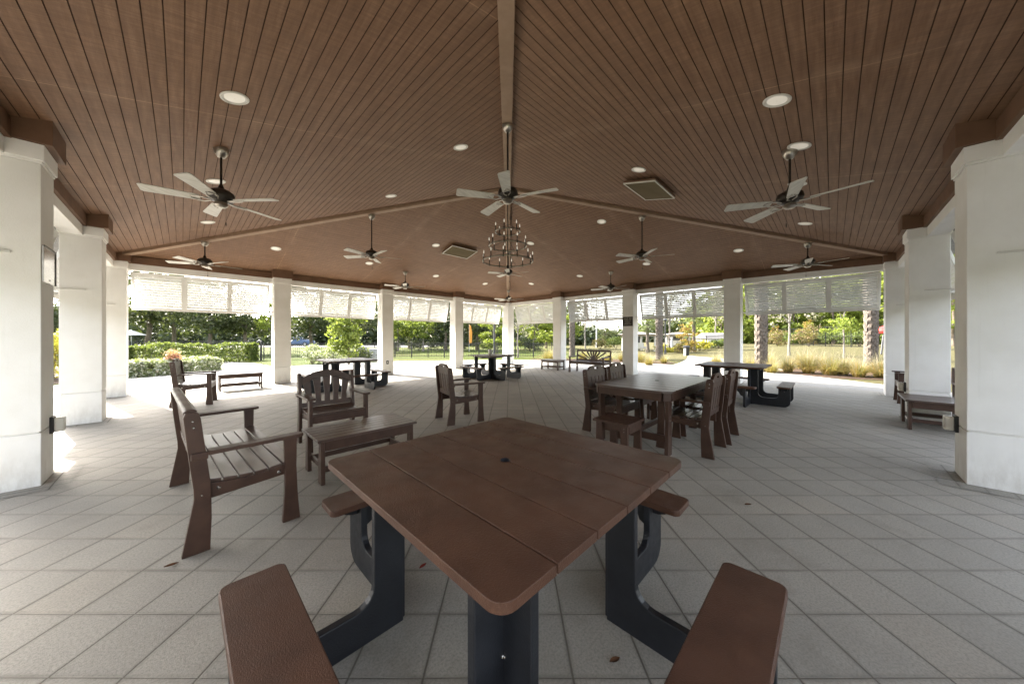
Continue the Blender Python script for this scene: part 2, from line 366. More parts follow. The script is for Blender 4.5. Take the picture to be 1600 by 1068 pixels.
M['leaf_oak'] = leafy('oak_leaves', [(0.030,0.042,0.016),(0.050,0.066,0.024),(0.075,0.090,0.036),(0.105,0.112,0.055)], trans=0.3, tf=0.22)
M['leaf_dark'] = leafy('dark_evergreen_leaves', [(0.022,0.034,0.014),(0.036,0.052,0.020),(0.060,0.075,0.032)], trans=0.22, tf=0.2)
M['leaf_bright'] = leafy('bright_green_leaves', [(0.065,0.100,0.018),(0.110,0.150,0.028),(0.160,0.190,0.040)], trans=0.45)
M['leaf_pine'] = leafy('pine_needles', [(0.09,0.13,0.018),(0.15,0.20,0.03),(0.22,0.27,0.045),(0.28,0.30,0.065)], trans=0.45)
M['leaf_hedge'] = leafy('hedge_leaves', [(0.045,0.075,0.014),(0.085,0.120,0.026),(0.135,0.165,0.045)], trans=0.3)
M['leaf_orange'] = leafy('autumn_leaves', [(0.20,0.10,0.025),(0.30,0.16,0.04),(0.24,0.20,0.05)], trans=0.35)
M['leaf_rust'] = leafy('rusty_shrub_leaves', [(0.12,0.075,0.04),(0.17,0.11,0.058),(0.12,0.12,0.04)], trans=0.3)
M['leaf_yellow'] = leafy('yellow_leaves', [(0.42,0.34,0.03),(0.5,0.42,0.06),(0.25,0.27,0.04)], trans=0.35)
M['leaf_pale'] = leafy('pale_bloom_leaves', [(0.10,0.14,0.05),(0.20,0.24,0.11),(0.50,0.50,0.40),(0.66,0.65,0.56)], trans=0.3)
M['leaf_pink'] = leafy('pink_bracts', [(0.50,0.20,0.15),(0.62,0.33,0.26),(0.40,0.30,0.10)], trans=0.3)
M['leaf_bare'] = leafy('sparse_grey_twigs', [(0.16,0.14,0.12),(0.24,0.21,0.18),(0.17,0.17,0.10)], trans=0.2)
M['blade_grass'] = leafy('ornamental_grass_blades', [(0.15,0.15,0.035),(0.26,0.205,0.055),(0.36,0.235,0.07),(0.42,0.25,0.08)], trans=0.3)
M['plume'] = leafy('pale_grass_plumes', [(0.24,0.20,0.13),(0.33,0.28,0.19),(0.40,0.35,0.26)], trans=0.3)
M['frond'] = leafy('palm_frond', [(0.07,0.10,0.03),(0.11,0.14,0.045),(0.16,0.18,0.07)], trans=0.25)

# ------------------------------------------------------------------ ground
def flat(name, pts, z, mat):
    me = bpy.data.meshes.new(name); me.from_pydata([(p[0], p[1], z) for p in pts], [], [list(range(len(pts)))])
    bm = bmesh.new(); bm.from_mesh(me); bmesh.ops.triangulate(bm, faces=bm.faces)
    for f in bm.faces:
        if f.normal.z < 0: f.normal_flip()
    bm.to_mesh(me); bm.free(); me.materials.append(mat)
    o = bpy.data.objects.new(name, me); col.objects.link(o); o['kind'] = 'structure'; return o
def smoothstep(a, b_, x):
    t = max(0, min(1, (x-a)/(b_-a))); return t*t*(3-2*t)
def berm(e, n):
    return 0.55*smoothstep(13, 24, e)*smoothstep(17, 27, n)*(1-smoothstep(60, 90, n))
def gz(e, n): return -0.03 + berm(e, n)
def terrain():
    m = MB(); n_ = 110
    def ax(i):
        t = (i/n_*2-1); return math.copysign(abs(t)**1.8, t)*420
    vs = []
    for j in range(n_+1):
        for i in range(n_+1):
            e, n = ax(i), ax(j) + 6
            p = site(e, n); vs.append((p[0], p[1], gz(e, n)))
    fs = []
    for j in range(n_):
        for i in range(n_):
            a = j*(n_+1)+i; fs.append([a, a+1, a+n_+2, a+n_+1])
    m.add(vs, fs)
    o = m.build('lawn', M['lawn'], smooth=True); o['kind'] = 'structure'
terrain()
CX = L/2
plz = []
for k in range(96):
    a = 2*PI*k/96
    ad = (math.degrees(a) + 180) % 360 - 180
    rr_ = float(np.interp(ad, [-180,-60,-35,-28,-17.5,-11,9,48,62,75,97,130,180], [12.5,11.2,11.0,11.3,11.6,11.9,12.0,12.2,12.3,12.9,13.1,12.9,12.5]))
    plz.append((CX + rr_*math.cos(a), CX + rr_*math.sin(a)))
flat('plaza', plz, -0.008, M['plaza'])
def S(*pts): return [site(*p) for p in pts]
flat('entrance_path', S((-9.5,14.4),(-11.3,15.5),(-13.5,17.2),(-16.5,18.7),(-21,19.6),(-40,20),(-40,14.0),(-24,14.4),(-16.5,14.6),(-13.6,14.2),(-11.5,12.2)), -0.013, M['plaza'])
flat('garden_path', S((7.6,15.6),(9.2,17.6),(11.2,20.6),(13.5,24.6),(15.0,28.5),(15.0,33.0),(13.5,37),(16.5,38),(18.2,34),(18.0,28.5),(15.9,24.6),(13.9,20.6),(12.6,17.4),(11.6,13.6)), -0.013, M['plaza'])
flat('shrub_bed', S((9.3,11.6),(11.2,10.9),(14.5,9.0),(18,6.5),(22,5),(22,9),(19,12.5),(15.5,14.2),(12.6,15.0),(11.9,14.2)), -0.017, M['mulch'])
flat('planting_bed', S((-13.2,11.0),(-12.6,13.4),(-13.6,14.4),(-16.8,14.8),(-20,14.5),(-24,10),(-22,3),(-14.4,5.0)), -0.017, M['mulch'])
flat('meadow_bed', S((0.4,17.4),(2.0,17.2),(4.6,16.8),(7.4,15.9),(9.0,17.6),(8.6,19.8),(5.5,21),(1.5,21)), -0.018, M['mulch'])
flat('car_park', S((-60,46),(-12,46),(-12,60),(-60,60)), -0.010, M['roof_grey'])
fl = MB(); fl.box(-0.62, L+0.62, -0.62, L+0.62, -0.2, 0.0)
o = fl.build('pavilion_floor', M['paver']); o['kind'] = 'structure'

# ------------------------------------------------------------------ the pavilion
pav = thing('open_pavilion', 'large open sided pavilion with white columns and a brown plank hip ceiling', 'pavilion')
def rotM(k):
    return Matrix.Translation((CX, CX, 0)) @ Matrix.Rotation(k*PI/2, 4, 'Z') @ Matrix.Translation((-CX, -CX, 0))
# ceiling: one slope built board by board with recessed grooves, four times
def slope_mesh():
    bd, gr = MB(), MB(); st = 0.1016; g = 0.0034; dz = 0.007
    t = -0.30
    def quad(mb, t0, t1, z0, z1):
        mb.add([(t0, t0, z0), (L-t0, t0, z0), (L-t1, t1, z1), (t1, t1, z1)], [(0,1,2,3)])
    while t < CX - 0.01:
        a, b_ = t + g, min(t + st - g, CX); c = min(t + st + g, CX)
        quad(bd, a, b_, ZE + SL_*a, ZE + SL_*b_)
        if c > b_:
            quad(gr, b_, b_, ZE+SL_*b_, ZE+SL_*b_+dz); quad(gr, b_, c, ZE+SL_*b_+dz, ZE+SL_*c+dz); quad(gr, c, c, ZE+SL_*c+dz, ZE+SL_*c)
        t += st
    return bd, gr
def slope_objs(k):
    bd, gr = slope_mesh()
    c = bd.build('ceiling', M['ceiling'], pav); c.location = rotM(k).to_translation(); c.rotation_euler = (0, 0, k*PI/2)
    me = c.data
    g = gr.build('groove', M['groove'], c)
    return c
c0 = slope_objs(0)
for k in (1, 2, 3):
    c = c0.copy(); col.objects.link(c); c.location = rotM(k).to_translation(); c.rotation_euler = (0,0,k*PI/2)
    for ch in [q for q in bpy.data.objects if q.parent == c0]:
        d = ch.copy(); col.objects.link(d); d.parent = c
# roof shell with soffit
rf = MB(); e = 0.65; zt = ZE + 0.34
A = [(-e,-e), (L+e,-e), (L+e,L+e), (-e,L+e)]; I = [(-0.2,-0.2), (L+0.2,-0.2), (L+0.2,L+0.2), (-0.2,L+0.2)]
vs = [(*p, zt-0.05) for p in A] + [(*p, 3.02) for p in A] + [(*p, 3.02) for p in I] + [(CX, CX, ZE + SL_*CX + 0.4)]
fs = []
for k in range(4):
    j = (k+1) % 4
    fs += [[k, j, 12], [k, 4+k, 4+j, j], [4+k, 8+k, 8+j, 4+j]]
rf.add(vs, fs); rf.build('roof', M['roof_grey'], pav)
# hips
apex = Vector((CX, CX, ZE + SL_*CX))
for k in range(4):
    m = MB(); p0 = Vector((0.05, 0.05, ZE + SL_*0.05)); d = (apex - p0)
    m.bar(p0 + Vector((0,0,-0.01)), apex + Vector((0,0,-0.012)) - d.normalized()*0.05, 0.135, 0.13)
    h = m.build('hip_beam', M['hip'], pav, bevel=0.006); h.location = rotM(k).to_translation(); h.rotation_euler = (0,0,k*PI/2)
m = MB(); m.lathe([(0.13, apex.z-0.12), (0.13, apex.z)], 8); h = m.build('apex_block', M['hip'], pav, bevel=0.006); h.location = (CX, CX, 0)
# beams and fascias, one per side
for k in range(4):
    T = rotM(k).to_translation()
    m = MB(); m.box(-0.19, L+0.19, -0.19, 0.022, 2.945 + 0.001*k, 3.095)
    q = m.build('beam', M['stucco'], pav, bevel=0.006); q.location = T; q.rotation_euler = (0,0,k*PI/2)
    m = MB(); m.box(-0.15, L+0.15, -0.15, 0.06, 3.09 + 0.0007*k, 3.262)
    q = m.build('fascia_board', M['fascia'], pav, bevel=0.004); q.location = T; q.rotation_euler = (0,0,k*PI/2)
# columns
def make_column():
    m = MB(); c = CC
    m.box(-c, c, -c, c, 0, 0.484); m.box(-c+0.012, c-0.012, -c+0.012, c-0.012, 0.484, 0.497); m.box(-c, c, -c, c, 0.497, 2.93)
    sh = m.build('column', M['column'], pav, bevel=0.006)
    m = MB(); q = c + 0.02
    m.box(-q, q, -q, q, 2.955, 3.10); m.box(-c-0.008, c+0.008, -c-0.008, c+0.008, 2.931, 2.955)
    m.build('capital', M['stucco'], sh, bevel=0.004)
    m = MB(); m.box(-0.245, 0.245, -0.14, 0.275, 3.104, 3.345)
    m.build('rafter_block', M['fascia'], sh, bevel=0.004)
    return sh
c0 = make_column(); first = True
colpos = []
for k in range(4):
    for i in range(4):
        x, y = [(i*B, 0), (L, i*B), (L-i*B, L), (0, L-i*B)][k]
        colpos.append((x, y))
        o = c0 if first else c0.copy()
        if not first:
            col.objects.link(o)
            for ch in [q for q in bpy.data.objects if q.parent == c0]:
                d = ch.copy(); col.objects.link(d); d.parent = o
        first = False
        o.location = (x, y, 0); o.rotation_euler = (0, 0, k*PI/2)
# paver courses round the column feet
m = MB()
for (x, y) in colpos:
    q, p = CC, CC + 0.175; z = 0.004
    m.add([(x-p,y-p,z),(x+p,y-p,z),(x+p,y+p,z),(x-p,y+p,z),(x-q,y-q,z),(x+q,y-q,z),(x+q,y+q,z),(x-q,y+q,z)],
          [(0,1,5,4),(1,2,6,5),(2,3,7,6),(3,0,4,7)])
o = m.build('column_border_paving', M['paver2']); o['kind'] = 'structure'

# ------------------------------------------------------------------ bahama shutters
def make_shutter(label):
    t = thing('louvered_shutter', label, 'shutter')
    W_ = B - 2*CC - 0.07; H_ = 0.93
    dn = Vector((0, -0.27, -0.963)); dn.normalize()          # local -y is outwards
    nx = Vector((1, 0, 0)); nn = nx.cross(dn).normalized()
    Mt = Matrix(((1, dn.x, nn.x, 0), (0, dn.y, nn.y, 0), (0, dn.z, nn.z, 0), (0,0,0,1)))   # x along, y down the leaf, z through it
    f = MB()
    hw = W_/2
    f.box(-hw, hw, 0, 0.085, -0.018, 0.018, Mt); f.box(-hw, hw, H_-0.075, H_, -0.018, 0.018, Mt)
    for x in (-hw, hw-0.06): f.box(x, x+0.06, 0.085, H_-0.075, -0.018, 0.018, Mt)
    pw = (W_ - 0.12 - 2*0.10)/3
    xs = [-hw + 0.06 + i*(pw + 0.10) for i in range(3)]
    for i in (1, 2): f.box(xs[i]-0.10, xs[i], 0.085, H_-0.075, -0.018, 0.018, Mt)
    f.build('frame', M['trim'], t, bevel=0.003)
    for i in range(3):
        s_ = MB(); n = 12; y0, y1 = 0.085, H_-0.075
        for k in range(n):
            yy = y0 + (k + 0.5)*(y1-y0)/n
            cpt = Mt @ Vector((0, yy, 0))
            a = R(53)                                     # slat falls towards the outside
            Ms = Matrix.Translation(cpt) @ Matrix.Rotation(a, 4, 'X')
            s_.box(xs[i]+0.001, xs[i]+pw-0.001, -0.029, 0.029, -0.004, 0.004, Ms)
        s_.build('louver_panel', M['louver'], t)
    for sx in (-1, 1):
        a = MB(); p1 = Mt @ Vector((sx*(hw-0.03), H_-0.04, -0.03))
        a.bar((sx*(hw+0.026), 0.26, p1.z + 0.02), p1, 0.018, 0.018)
        a.build('support_arm', M['trim'], t)
    return t
SH_LABELS = {
 (0,1): 'louvered shutter over the opening behind the nearest right column', (0,2): 'louvered shutter seen edge on between the two nearest right columns', (0,3): 'louvered shutter of the right row nearest its rear corner',
 (1,0): 'white louvered shutter over the opening with the two thick palm trunks', (1,1): 'white louvered shutter over the garden path and rubbish bin', (1,2): 'white louvered shutter left of the column with the black notice', (1,3): 'creamy louvered shutter just right of the far corner column',
 (2,0): 'creamy louvered shutter just left of the far corner column', (2,1): 'louvered shutter over the two pale green lawn trees', (2,2): 'louvered shutter over the bright green bushy young tree', (2,3): 'broad white louvered shutter over the hedge and white blooms',
 (3,0): 'louvered shutter of the left row next to the left corner column', (3,1): 'louvered shutter seen edge on between the two nearest left columns', (3,2): 'louvered shutter over the opening behind the nearest left column'}
s0 = None
for (k, i), lab in SH_LABELS.items():
    a = [(i*B + B/2, -CC-0.005), (L+CC+0.005, i*B + B/2), (L-i*B-B/2, L+CC+0.005), (-CC-0.005, L-i*B-B/2)][k]
    if s0 is None: s0 = make_shutter(lab); o = s0; o['group'] = 'louvered shutters round the pavilion'
    else: o = dup(s0, lab)
    o.location = (a[0], a[1], 2.93); o.rotation_euler = (0, 0, k*PI/2)

# ------------------------------------------------------------------ ceiling things
def make_fan(label):
    t = thing('ceiling_fan', label, 'ceiling fan', group='ceiling fans under the brown ceiling')
    # origin at blade height
    m = MB(); m.lathe([(0.002,0.10),(0.075,0.10),(0.125,0.065),(0.135,0.02),(0.120,-0.02),(0.075,-0.045),(0.002,-0.045)], 24)
    m.build('motor_housing', M['bronze'], t, smooth=True)
    m = MB(); m.lathe([(0.002,-0.045),(0.06,-0.05),(0.065,-0.085),(0.045,-0.105),(0.002,-0.108)], 20)
    m.build('switch_cup', M['nickel'], t, smooth=True)
    for k in range(5):
        a = 2*PI*k/5; Mr = Matrix.Rotation(a, 4, 'Z') @ Matrix.Translation((0,0,-0.028)) @ Matrix.Rotation(R(13), 4, 'X')
        m = MB(); r0, r1 = 0.19, 0.68
        pr = [(r0, -0.048), (r0+0.03, -0.055), (r1-0.02, -0.072), (r1, -0.055), (r1, 0.055), (r1-0.02, 0.072), (r0+0.03, 0.055), (r0, 0.048)]
        m.prism(pr, -0.004, 0.004, 'z', Mr)
        bl = m.build('blade', M['blade'], t)
        m = MB()
        for sy in (-1, 1):
            m.tube([Mr @ Vector(p) for p in ((0.09, sy*0.012, -0.008), (0.15, sy*0.042, -0.012), (0.21, sy*0.040, -0.011), (0.27, sy*0.010, -0.010))], 0.007, 6)
        m.build('blade_arm', M['nickel'], bl)
    m = MB(); m.tube([(0.05, 0, -0.09), (0.05, 0.0, -0.27)], 0.0015, 5); m.lathe([(0.002,-0.32),(0.006,-0.30),(0.004,-0.27)], 8, (0.05, 0))
    m.build('pull_chain', M['bronze'], t)
    return t
FANS = [ # x, y, blade height, turn, label
 (4.18, 4.17, 3.25, 5, 'ceiling fan in the middle of the photo, hung before the tiered chandelier'),
 (1.44, 6.30, 3.02, 24, 'large ceiling fan on the left, nearest the left row of columns'),
 (6.30, 1.45, 3.02, 46, 'large ceiling fan on the right, nearest the right row of columns'),
 (4.21, 8.68, 3.27, 54, 'ceiling fan hung from the left hip, above the far left picnic table'),
 (8.70, 4.25, 3.27, 8, 'ceiling fan hung from the right hip, left of the right columns'),
 (1.478, 11.33, 3.07, 10, 'ceiling fan in the left rear corner over the white shutter'),
 (11.38, 1.49, 3.09, 40, 'ceiling fan in the right rear corner over the palm trunks'),
 (6.48, 11.45, 3.12, 25, 'small looking ceiling fan near the middle of the far left wall'),
 (11.43, 6.46, 3.06, 33, 'small looking ceiling fan near the column with the black notice'),
 (8.68, 8.66, 3.49, 5, 'ceiling fan seen just under the chandelier, on the far hip'),
 (11.55, 11.52, 3.11, 15, 'farthest ceiling fan, right in front of the far corner column')]
f0 = None
for x, y, zb, rot, lab in FANS:
    if f0 is None: f0 = make_fan(lab); o = f0; kids0 = None
    else: o = None
    z1 = zc(x, y)
    if o is None:
        o = dup(f0, lab)
    o.location = (x, y, zb); o.rotation_euler = (0, 0, R(rot))
    o['_rod'] = z1 - zb
for o in [q for q in bpy.data.objects if q.name.startswith('ceiling_fan') and q.type == 'EMPTY']:
    hgt = o['_rod'] - 0.02; del o['_rod']
    hip = abs(o.location.x - o.location.y) < 0.3 or abs(o.location.x + o.location.y - L) < 0.3
    top = hgt - (0.07 if hip else 0.0)
    m = MB(); m.tube([(0,0,0.10), (0,0,top-0.05)], 0.0125, 10); m.lathe([(0.02,0.10),(0.035,0.11),(0.02,0.16)], 12)
    m.build('downrod', M['bronze'], o, smooth=True)
    m = MB(); m.lathe([(0.016,top-0.085),(0.035,top-0.08),(0.068,top-0.03),(0.075,top+0.0),(0.075,top+0.03)], 24)
    m.build('canopy', M['nickel'], o, smooth=True)

def make_chandelier():
    t = thing('candle_chandelier', 'dark three tier ring chandelier with candle bulbs hanging from the ceiling peak', 'chandelier', (CX, CX, 0))
    rings = [(0.575, 3.11, 12, 0.1), (0.43, 3.46, 9, 0.25), (0.285, 3.79, 6, 0.5)]
    m = MB(); m.tube([(0,0,2.98), (0,0,apex.z-0.10)], 0.011, 8); m.lathe([(0.002,2.94),(0.03,2.96),(0.03,3.0),(0.012,3.03)], 12)
    m.lathe([(0.02,apex.z-0.17),(0.07,apex.z-0.13),(0.075,apex.z-0.09)], 20)
    m.build('stem', M['bronze'], t, smooth=True)
    for r, z, n, ph in rings:
        m = MB(); m.torus(r, 0.013, z, 56, 8, 1.3)
        rg = m.build('ring', M['nickel'], t, smooth=True)
        m = MB()
        for k in range(4):
            a = PI/2*k + 0.4; m.tube([(r*math.cos(a), r*math.sin(a), z), (0.011*math.cos(a), 0.011*math.sin(a), z + 0.17)], 0.004, 6)
        m.build('spoke', M['bronze'], rg)
        for k in range(n):
            a = 2*PI*k/n + ph; c = (r*math.cos(a), r*math.sin(a))
            m = MB(); m.lathe([(0.003,z-0.03),(0.018,z-0.02),(0.012,z+0.0),(0.024,z+0.022),(0.011,z+0.03),(0.010,z+0.125)], 10, c)
            cn = m.build('candle', M['bronze'], t, smooth=True)
            m = MB(); m.lathe([(0.006,z+0.126),(0.013,z+0.15),(0.012,z+0.175),(0.003,z+0.205)], 10, c)
            m.build('bulb', M['bulb'], cn, smooth=True)
    return t
make_chandelier()

def slope_frame(x, y):
    """rotation that lays local +z along the ceiling's downward normal at x, y"""
    dsts = {'x0': x, 'x1': L-x, 'y0': y, 'y1': L-y}; k = min(dsts, key=dsts.get)
    g = {'x0': (SL_,0), 'x1': (-SL_,0), 'y0': (0,SL_), 'y1': (0,-SL_)}[k]
    nz = Vector((g[0], g[1], -1)).normalized()
    ex = Vector((0,1,0)) if k[0] == 'x' else Vector((1,0,0))
    ey = nz.cross(ex).normalized()
    return Matrix(((ex.x, ey.x, nz.x), (ex.y, ey.y, nz.y), (ex.z, ey.z, nz.z))).to_euler()
def make_downlight(label):
    t = thing('recessed_light', label, 'ceiling light', group='round recessed lights in the ceiling')
    m = MB(); m.lathe([(0.112,0.0),(0.112,0.006),(0.098,0.012),(0.082,0.004),(0.080,-0.004)], 28, cap=False)
    m.build('trim_ring', M['cream'], t, smooth=True)
    m = MB(); m.lathe([(0.002,0.007),(0.05,0.006),(0.081,0.002)], 28, cap=False)
    m.build('lens', M['lens'], t, smooth=True)
    return t
LIGHTS = [
 (1.46,5.10,'large round recessed light on the left, nearest the camera'),(5.117,1.46,'large round recessed light on the right, nearest the camera'),
 (4.105,5.11,'recessed light left of the central fan rod'),(6.303,3.304,'recessed light just above the right ceiling panel'),
 (4.134,7.525,'recessed light above the left hip beam, left of the middle fan'),(1.455,7.43,'recessed light close behind the motor of the big left fan'),
 (1.468,9.80,'recessed light below the big left fan near the hip beam'),(7.49,1.45,'recessed light close behind the motor of the big right fan'),
 (9.835,1.468,'recessed light below the big right fan near the hip beam'),(6.2,1.36,'recessed light just beside the canopy of the big right fan'),
 (2.81,11.25,'recessed light between the left corner fan and the left hip fan'),(5.18,11.23,'recessed light right below the left hip fan'),
 (7.655,11.39,'recessed light below the left ceiling panel'),(10.04,11.40,'recessed light left of the fan under the chandelier'),
 (11.40,10.03,'recessed light right of the fan under the chandelier'),(11.38,7.66,'recessed light above the notice column, left of its fan'),
 (11.26,5.18,'recessed light right below the right hip fan'),(11.33,2.82,'recessed light between the right hip fan and right corner fan'),
 (6.40,9.416,'recessed light just left of the left ceiling panel'),(8.58,5.226,'recessed light left of the right hip fan rod'),
 (8.684,7.70,'recessed light just right of the chandelier rings')]
l0 = None
for x, y, lab in LIGHTS:
    if l0 is None: l0 = make_downlight(lab); o = l0
    else: o = dup(l0, lab)
    o.location = (x, y, zc(x, y) - 0.001); o.rotation_euler = slope_frame(x, y)
def make_panel(label):
    t = thing('ceiling_panel', label, 'ceiling panel', group='framed cloth panels on the ceiling')
    hx, hy = 0.475, 0.28
    m = MB(); m.box(-hx, hx, -hy, hy, 0.015, 0.0495); m.build('housing', M['fascia'], t)
    m = MB()
    for (a, b_, c, d) in ((-hx-.004,hx+.004,-hy-.004,-hy+.013),(-hx-.004,hx+.004,hy-.013,hy+.004),(-hx-.004,-hx+.013,-hy+.013,hy-.013),(hx-.013,hx+.004,-hy+.013,hy-.013)):
        m.box(a, b_, c, d, 0.050, 0.070)
    m.build('frame', M['cream'], t)
    m = MB(); m.box(-hx+.013, hx-.013, -hy+.013, hy-.013, 0.05, 0.064); m.build('cloth', M['panel_cloth'], t)
    return t
p0 = make_panel('framed olive cloth panel on the right ceiling slope'); p0.location = (7.11, 3.43, zc(7.11, 3.43)-0.015); p0.rotation_euler = slope_frame(7.11, 3.43)
p1 = dup(p0, 'framed olive cloth panel on the far left ceiling slope'); p1.location = (7.24, 9.38, zc(7.24, 9.38)-0.015); p1.rotation_euler = slope_frame(7.24, 9.38)

# ------------------------------------------------------------------ column fittings
def make_outlet(label):
    t = thing('outlet_box', label, 'outlet', group='weatherproof outlets on the columns')
    m = MB(); m.box(0, 0.022, -0.055, 0.055, -0.08, 0.08); m.build('back_plate', M['blackmetal'], t, bevel=0.003)
    m = MB(); m.box(0.0225, 0.085, -0.047, 0.047, -0.07, 0.07); m.build('cover', M['cream'], t, bevel=0.014, seg=3)
    return t
o0 = make_outlet('weatherproof outlet on the nearest left column'); o0.location = (CC, 2*B + 0.10, 0.50)
o1 = dup(o0, 'weatherproof outlet on the nearest right column'); o1.location = (2*B + 0.10, CC, 0.50); o1.rotation_euler = (0,0,PI/2)
o1 = dup(o0, 'pale outlet on the column behind the right hand coffee table'); o1.location = (3*B + 0.10, CC, 0.52); o1.rotation_euler = (0,0,PI/2)
t = thing('wall_outlet', 'small dark outlet low on the column right of the far left picnic table', 'outlet', (2*B - 0.02, L - CC, 0.45))
m = MB(); m.box(-0.045, 0.045, -0.012, 0, -0.065, 0.065); m.build('cover_plate', M['blackmetal'], t, bevel=0.003)
m = MB(); m.box(-0.017, 0.017, -0.016, -0.0125, -0.03, 0.03); m.build('socket', M['cream'], t)
# black notice on the far right wall's middle column
t = thing('notice_sign', 'black notice with pale lettering on a white column', 'sign', (L - CC, 2*B, 1.94))
m = MB(); m.box(-0.014, 0, -0.195, 0.195, -0.17, 0.17); m.build('board', M['sign'], t, bevel=0.004)
m = MB()
rr = random.Random(3)
for (z, h, y0, y1, n) in ((0.105, 0.045, -0.145, 0.145, 9), (0.035, 0.035, -0.115, 0.105, 8), (-0.035, 0.035, -0.10, 0.10, 7), (-0.10, 0.03, -0.12, 0.12, 9)):
    wd = (y1 - y0)/n
    for k in range(n):
        if rr.random() < 0.12: continue
        a = y0 + k*wd; m.box(-0.017, -0.0145, a + wd*0.12, a + wd*0.88, z-h/2, z-h/2+h*0.28)
        m.box(-0.017, -0.0145, a + wd*0.12, a + wd*0.34, z-h/2+h*0.29, z+h/2)
        if rr.random() < 0.6: m.box(-0.017, -0.0145, a + wd*0.36, a + wd*0.88, z+h*0.22, z+h/2)
m.build('lettering', M['letter'], t)
t = thing('metal_plaque', 'shiny metal plaque on the inner face of the nearest left column', 'sign', (CC, 2*B - 0.005, 2.03))
m = MB(); m.box(0.001, 0.012, -0.19, 0.205, -0.17, 0.17); m.build('plate', M['plaque'], t, bevel=0.003)
m = MB(); m.box(0.0125, 0.018, -0.19, 0.205, 0.155, 0.17); m.box(0.0125, 0.018, 0.192, 0.205, -0.17, 0.154); m.build('border', M['bronze'], t)
m = MB(); m.lathe([(0.006,0),(0.006,0.004)], 8, M=Matrix.Translation((0.0125, 0.0, -0.135)) @ Matrix.Rotation(PI/2, 4, 'Y')); m.build('screw', M['bronze'], t)

# ------------------------------------------------------------------ furniture
def arc(cx, cy, r, a0, a1, n=6):
    return [(cx + r*math.cos(R(a0 + (a1-a0)*k/n)), cy + r*math.sin(R(a0 + (a1-a0)*k/n))) for k in range(n+1)]
def rrect(x0, x1, y0, y1, r, n=6):
    return arc(x1-r, y1-r, r, 0, 90, n) + arc(x0+r, y1-r, r, 90, 180, n) + arc(x0+r, y0+r, r, 180, 270, n) + arc(x1-r, y0+r, r, 270, 360, n)
def bolt(m, p, axis, r=0.009):
    Mx = Matrix.Translation(p) @ {'y': Matrix.Rotation(-PI/2, 4, 'X'), '-y': Matrix.Rotation(PI/2, 4, 'X'), 'x': Matrix.Rotation(PI/2, 4, 'Y'), '-x': Matrix.Rotation(-PI/2, 4, 'Y')}[axis]
    m.lathe([(r, 0.0), (r, 0.003), (r*0.6, 0.007)], 10, M=Mx)

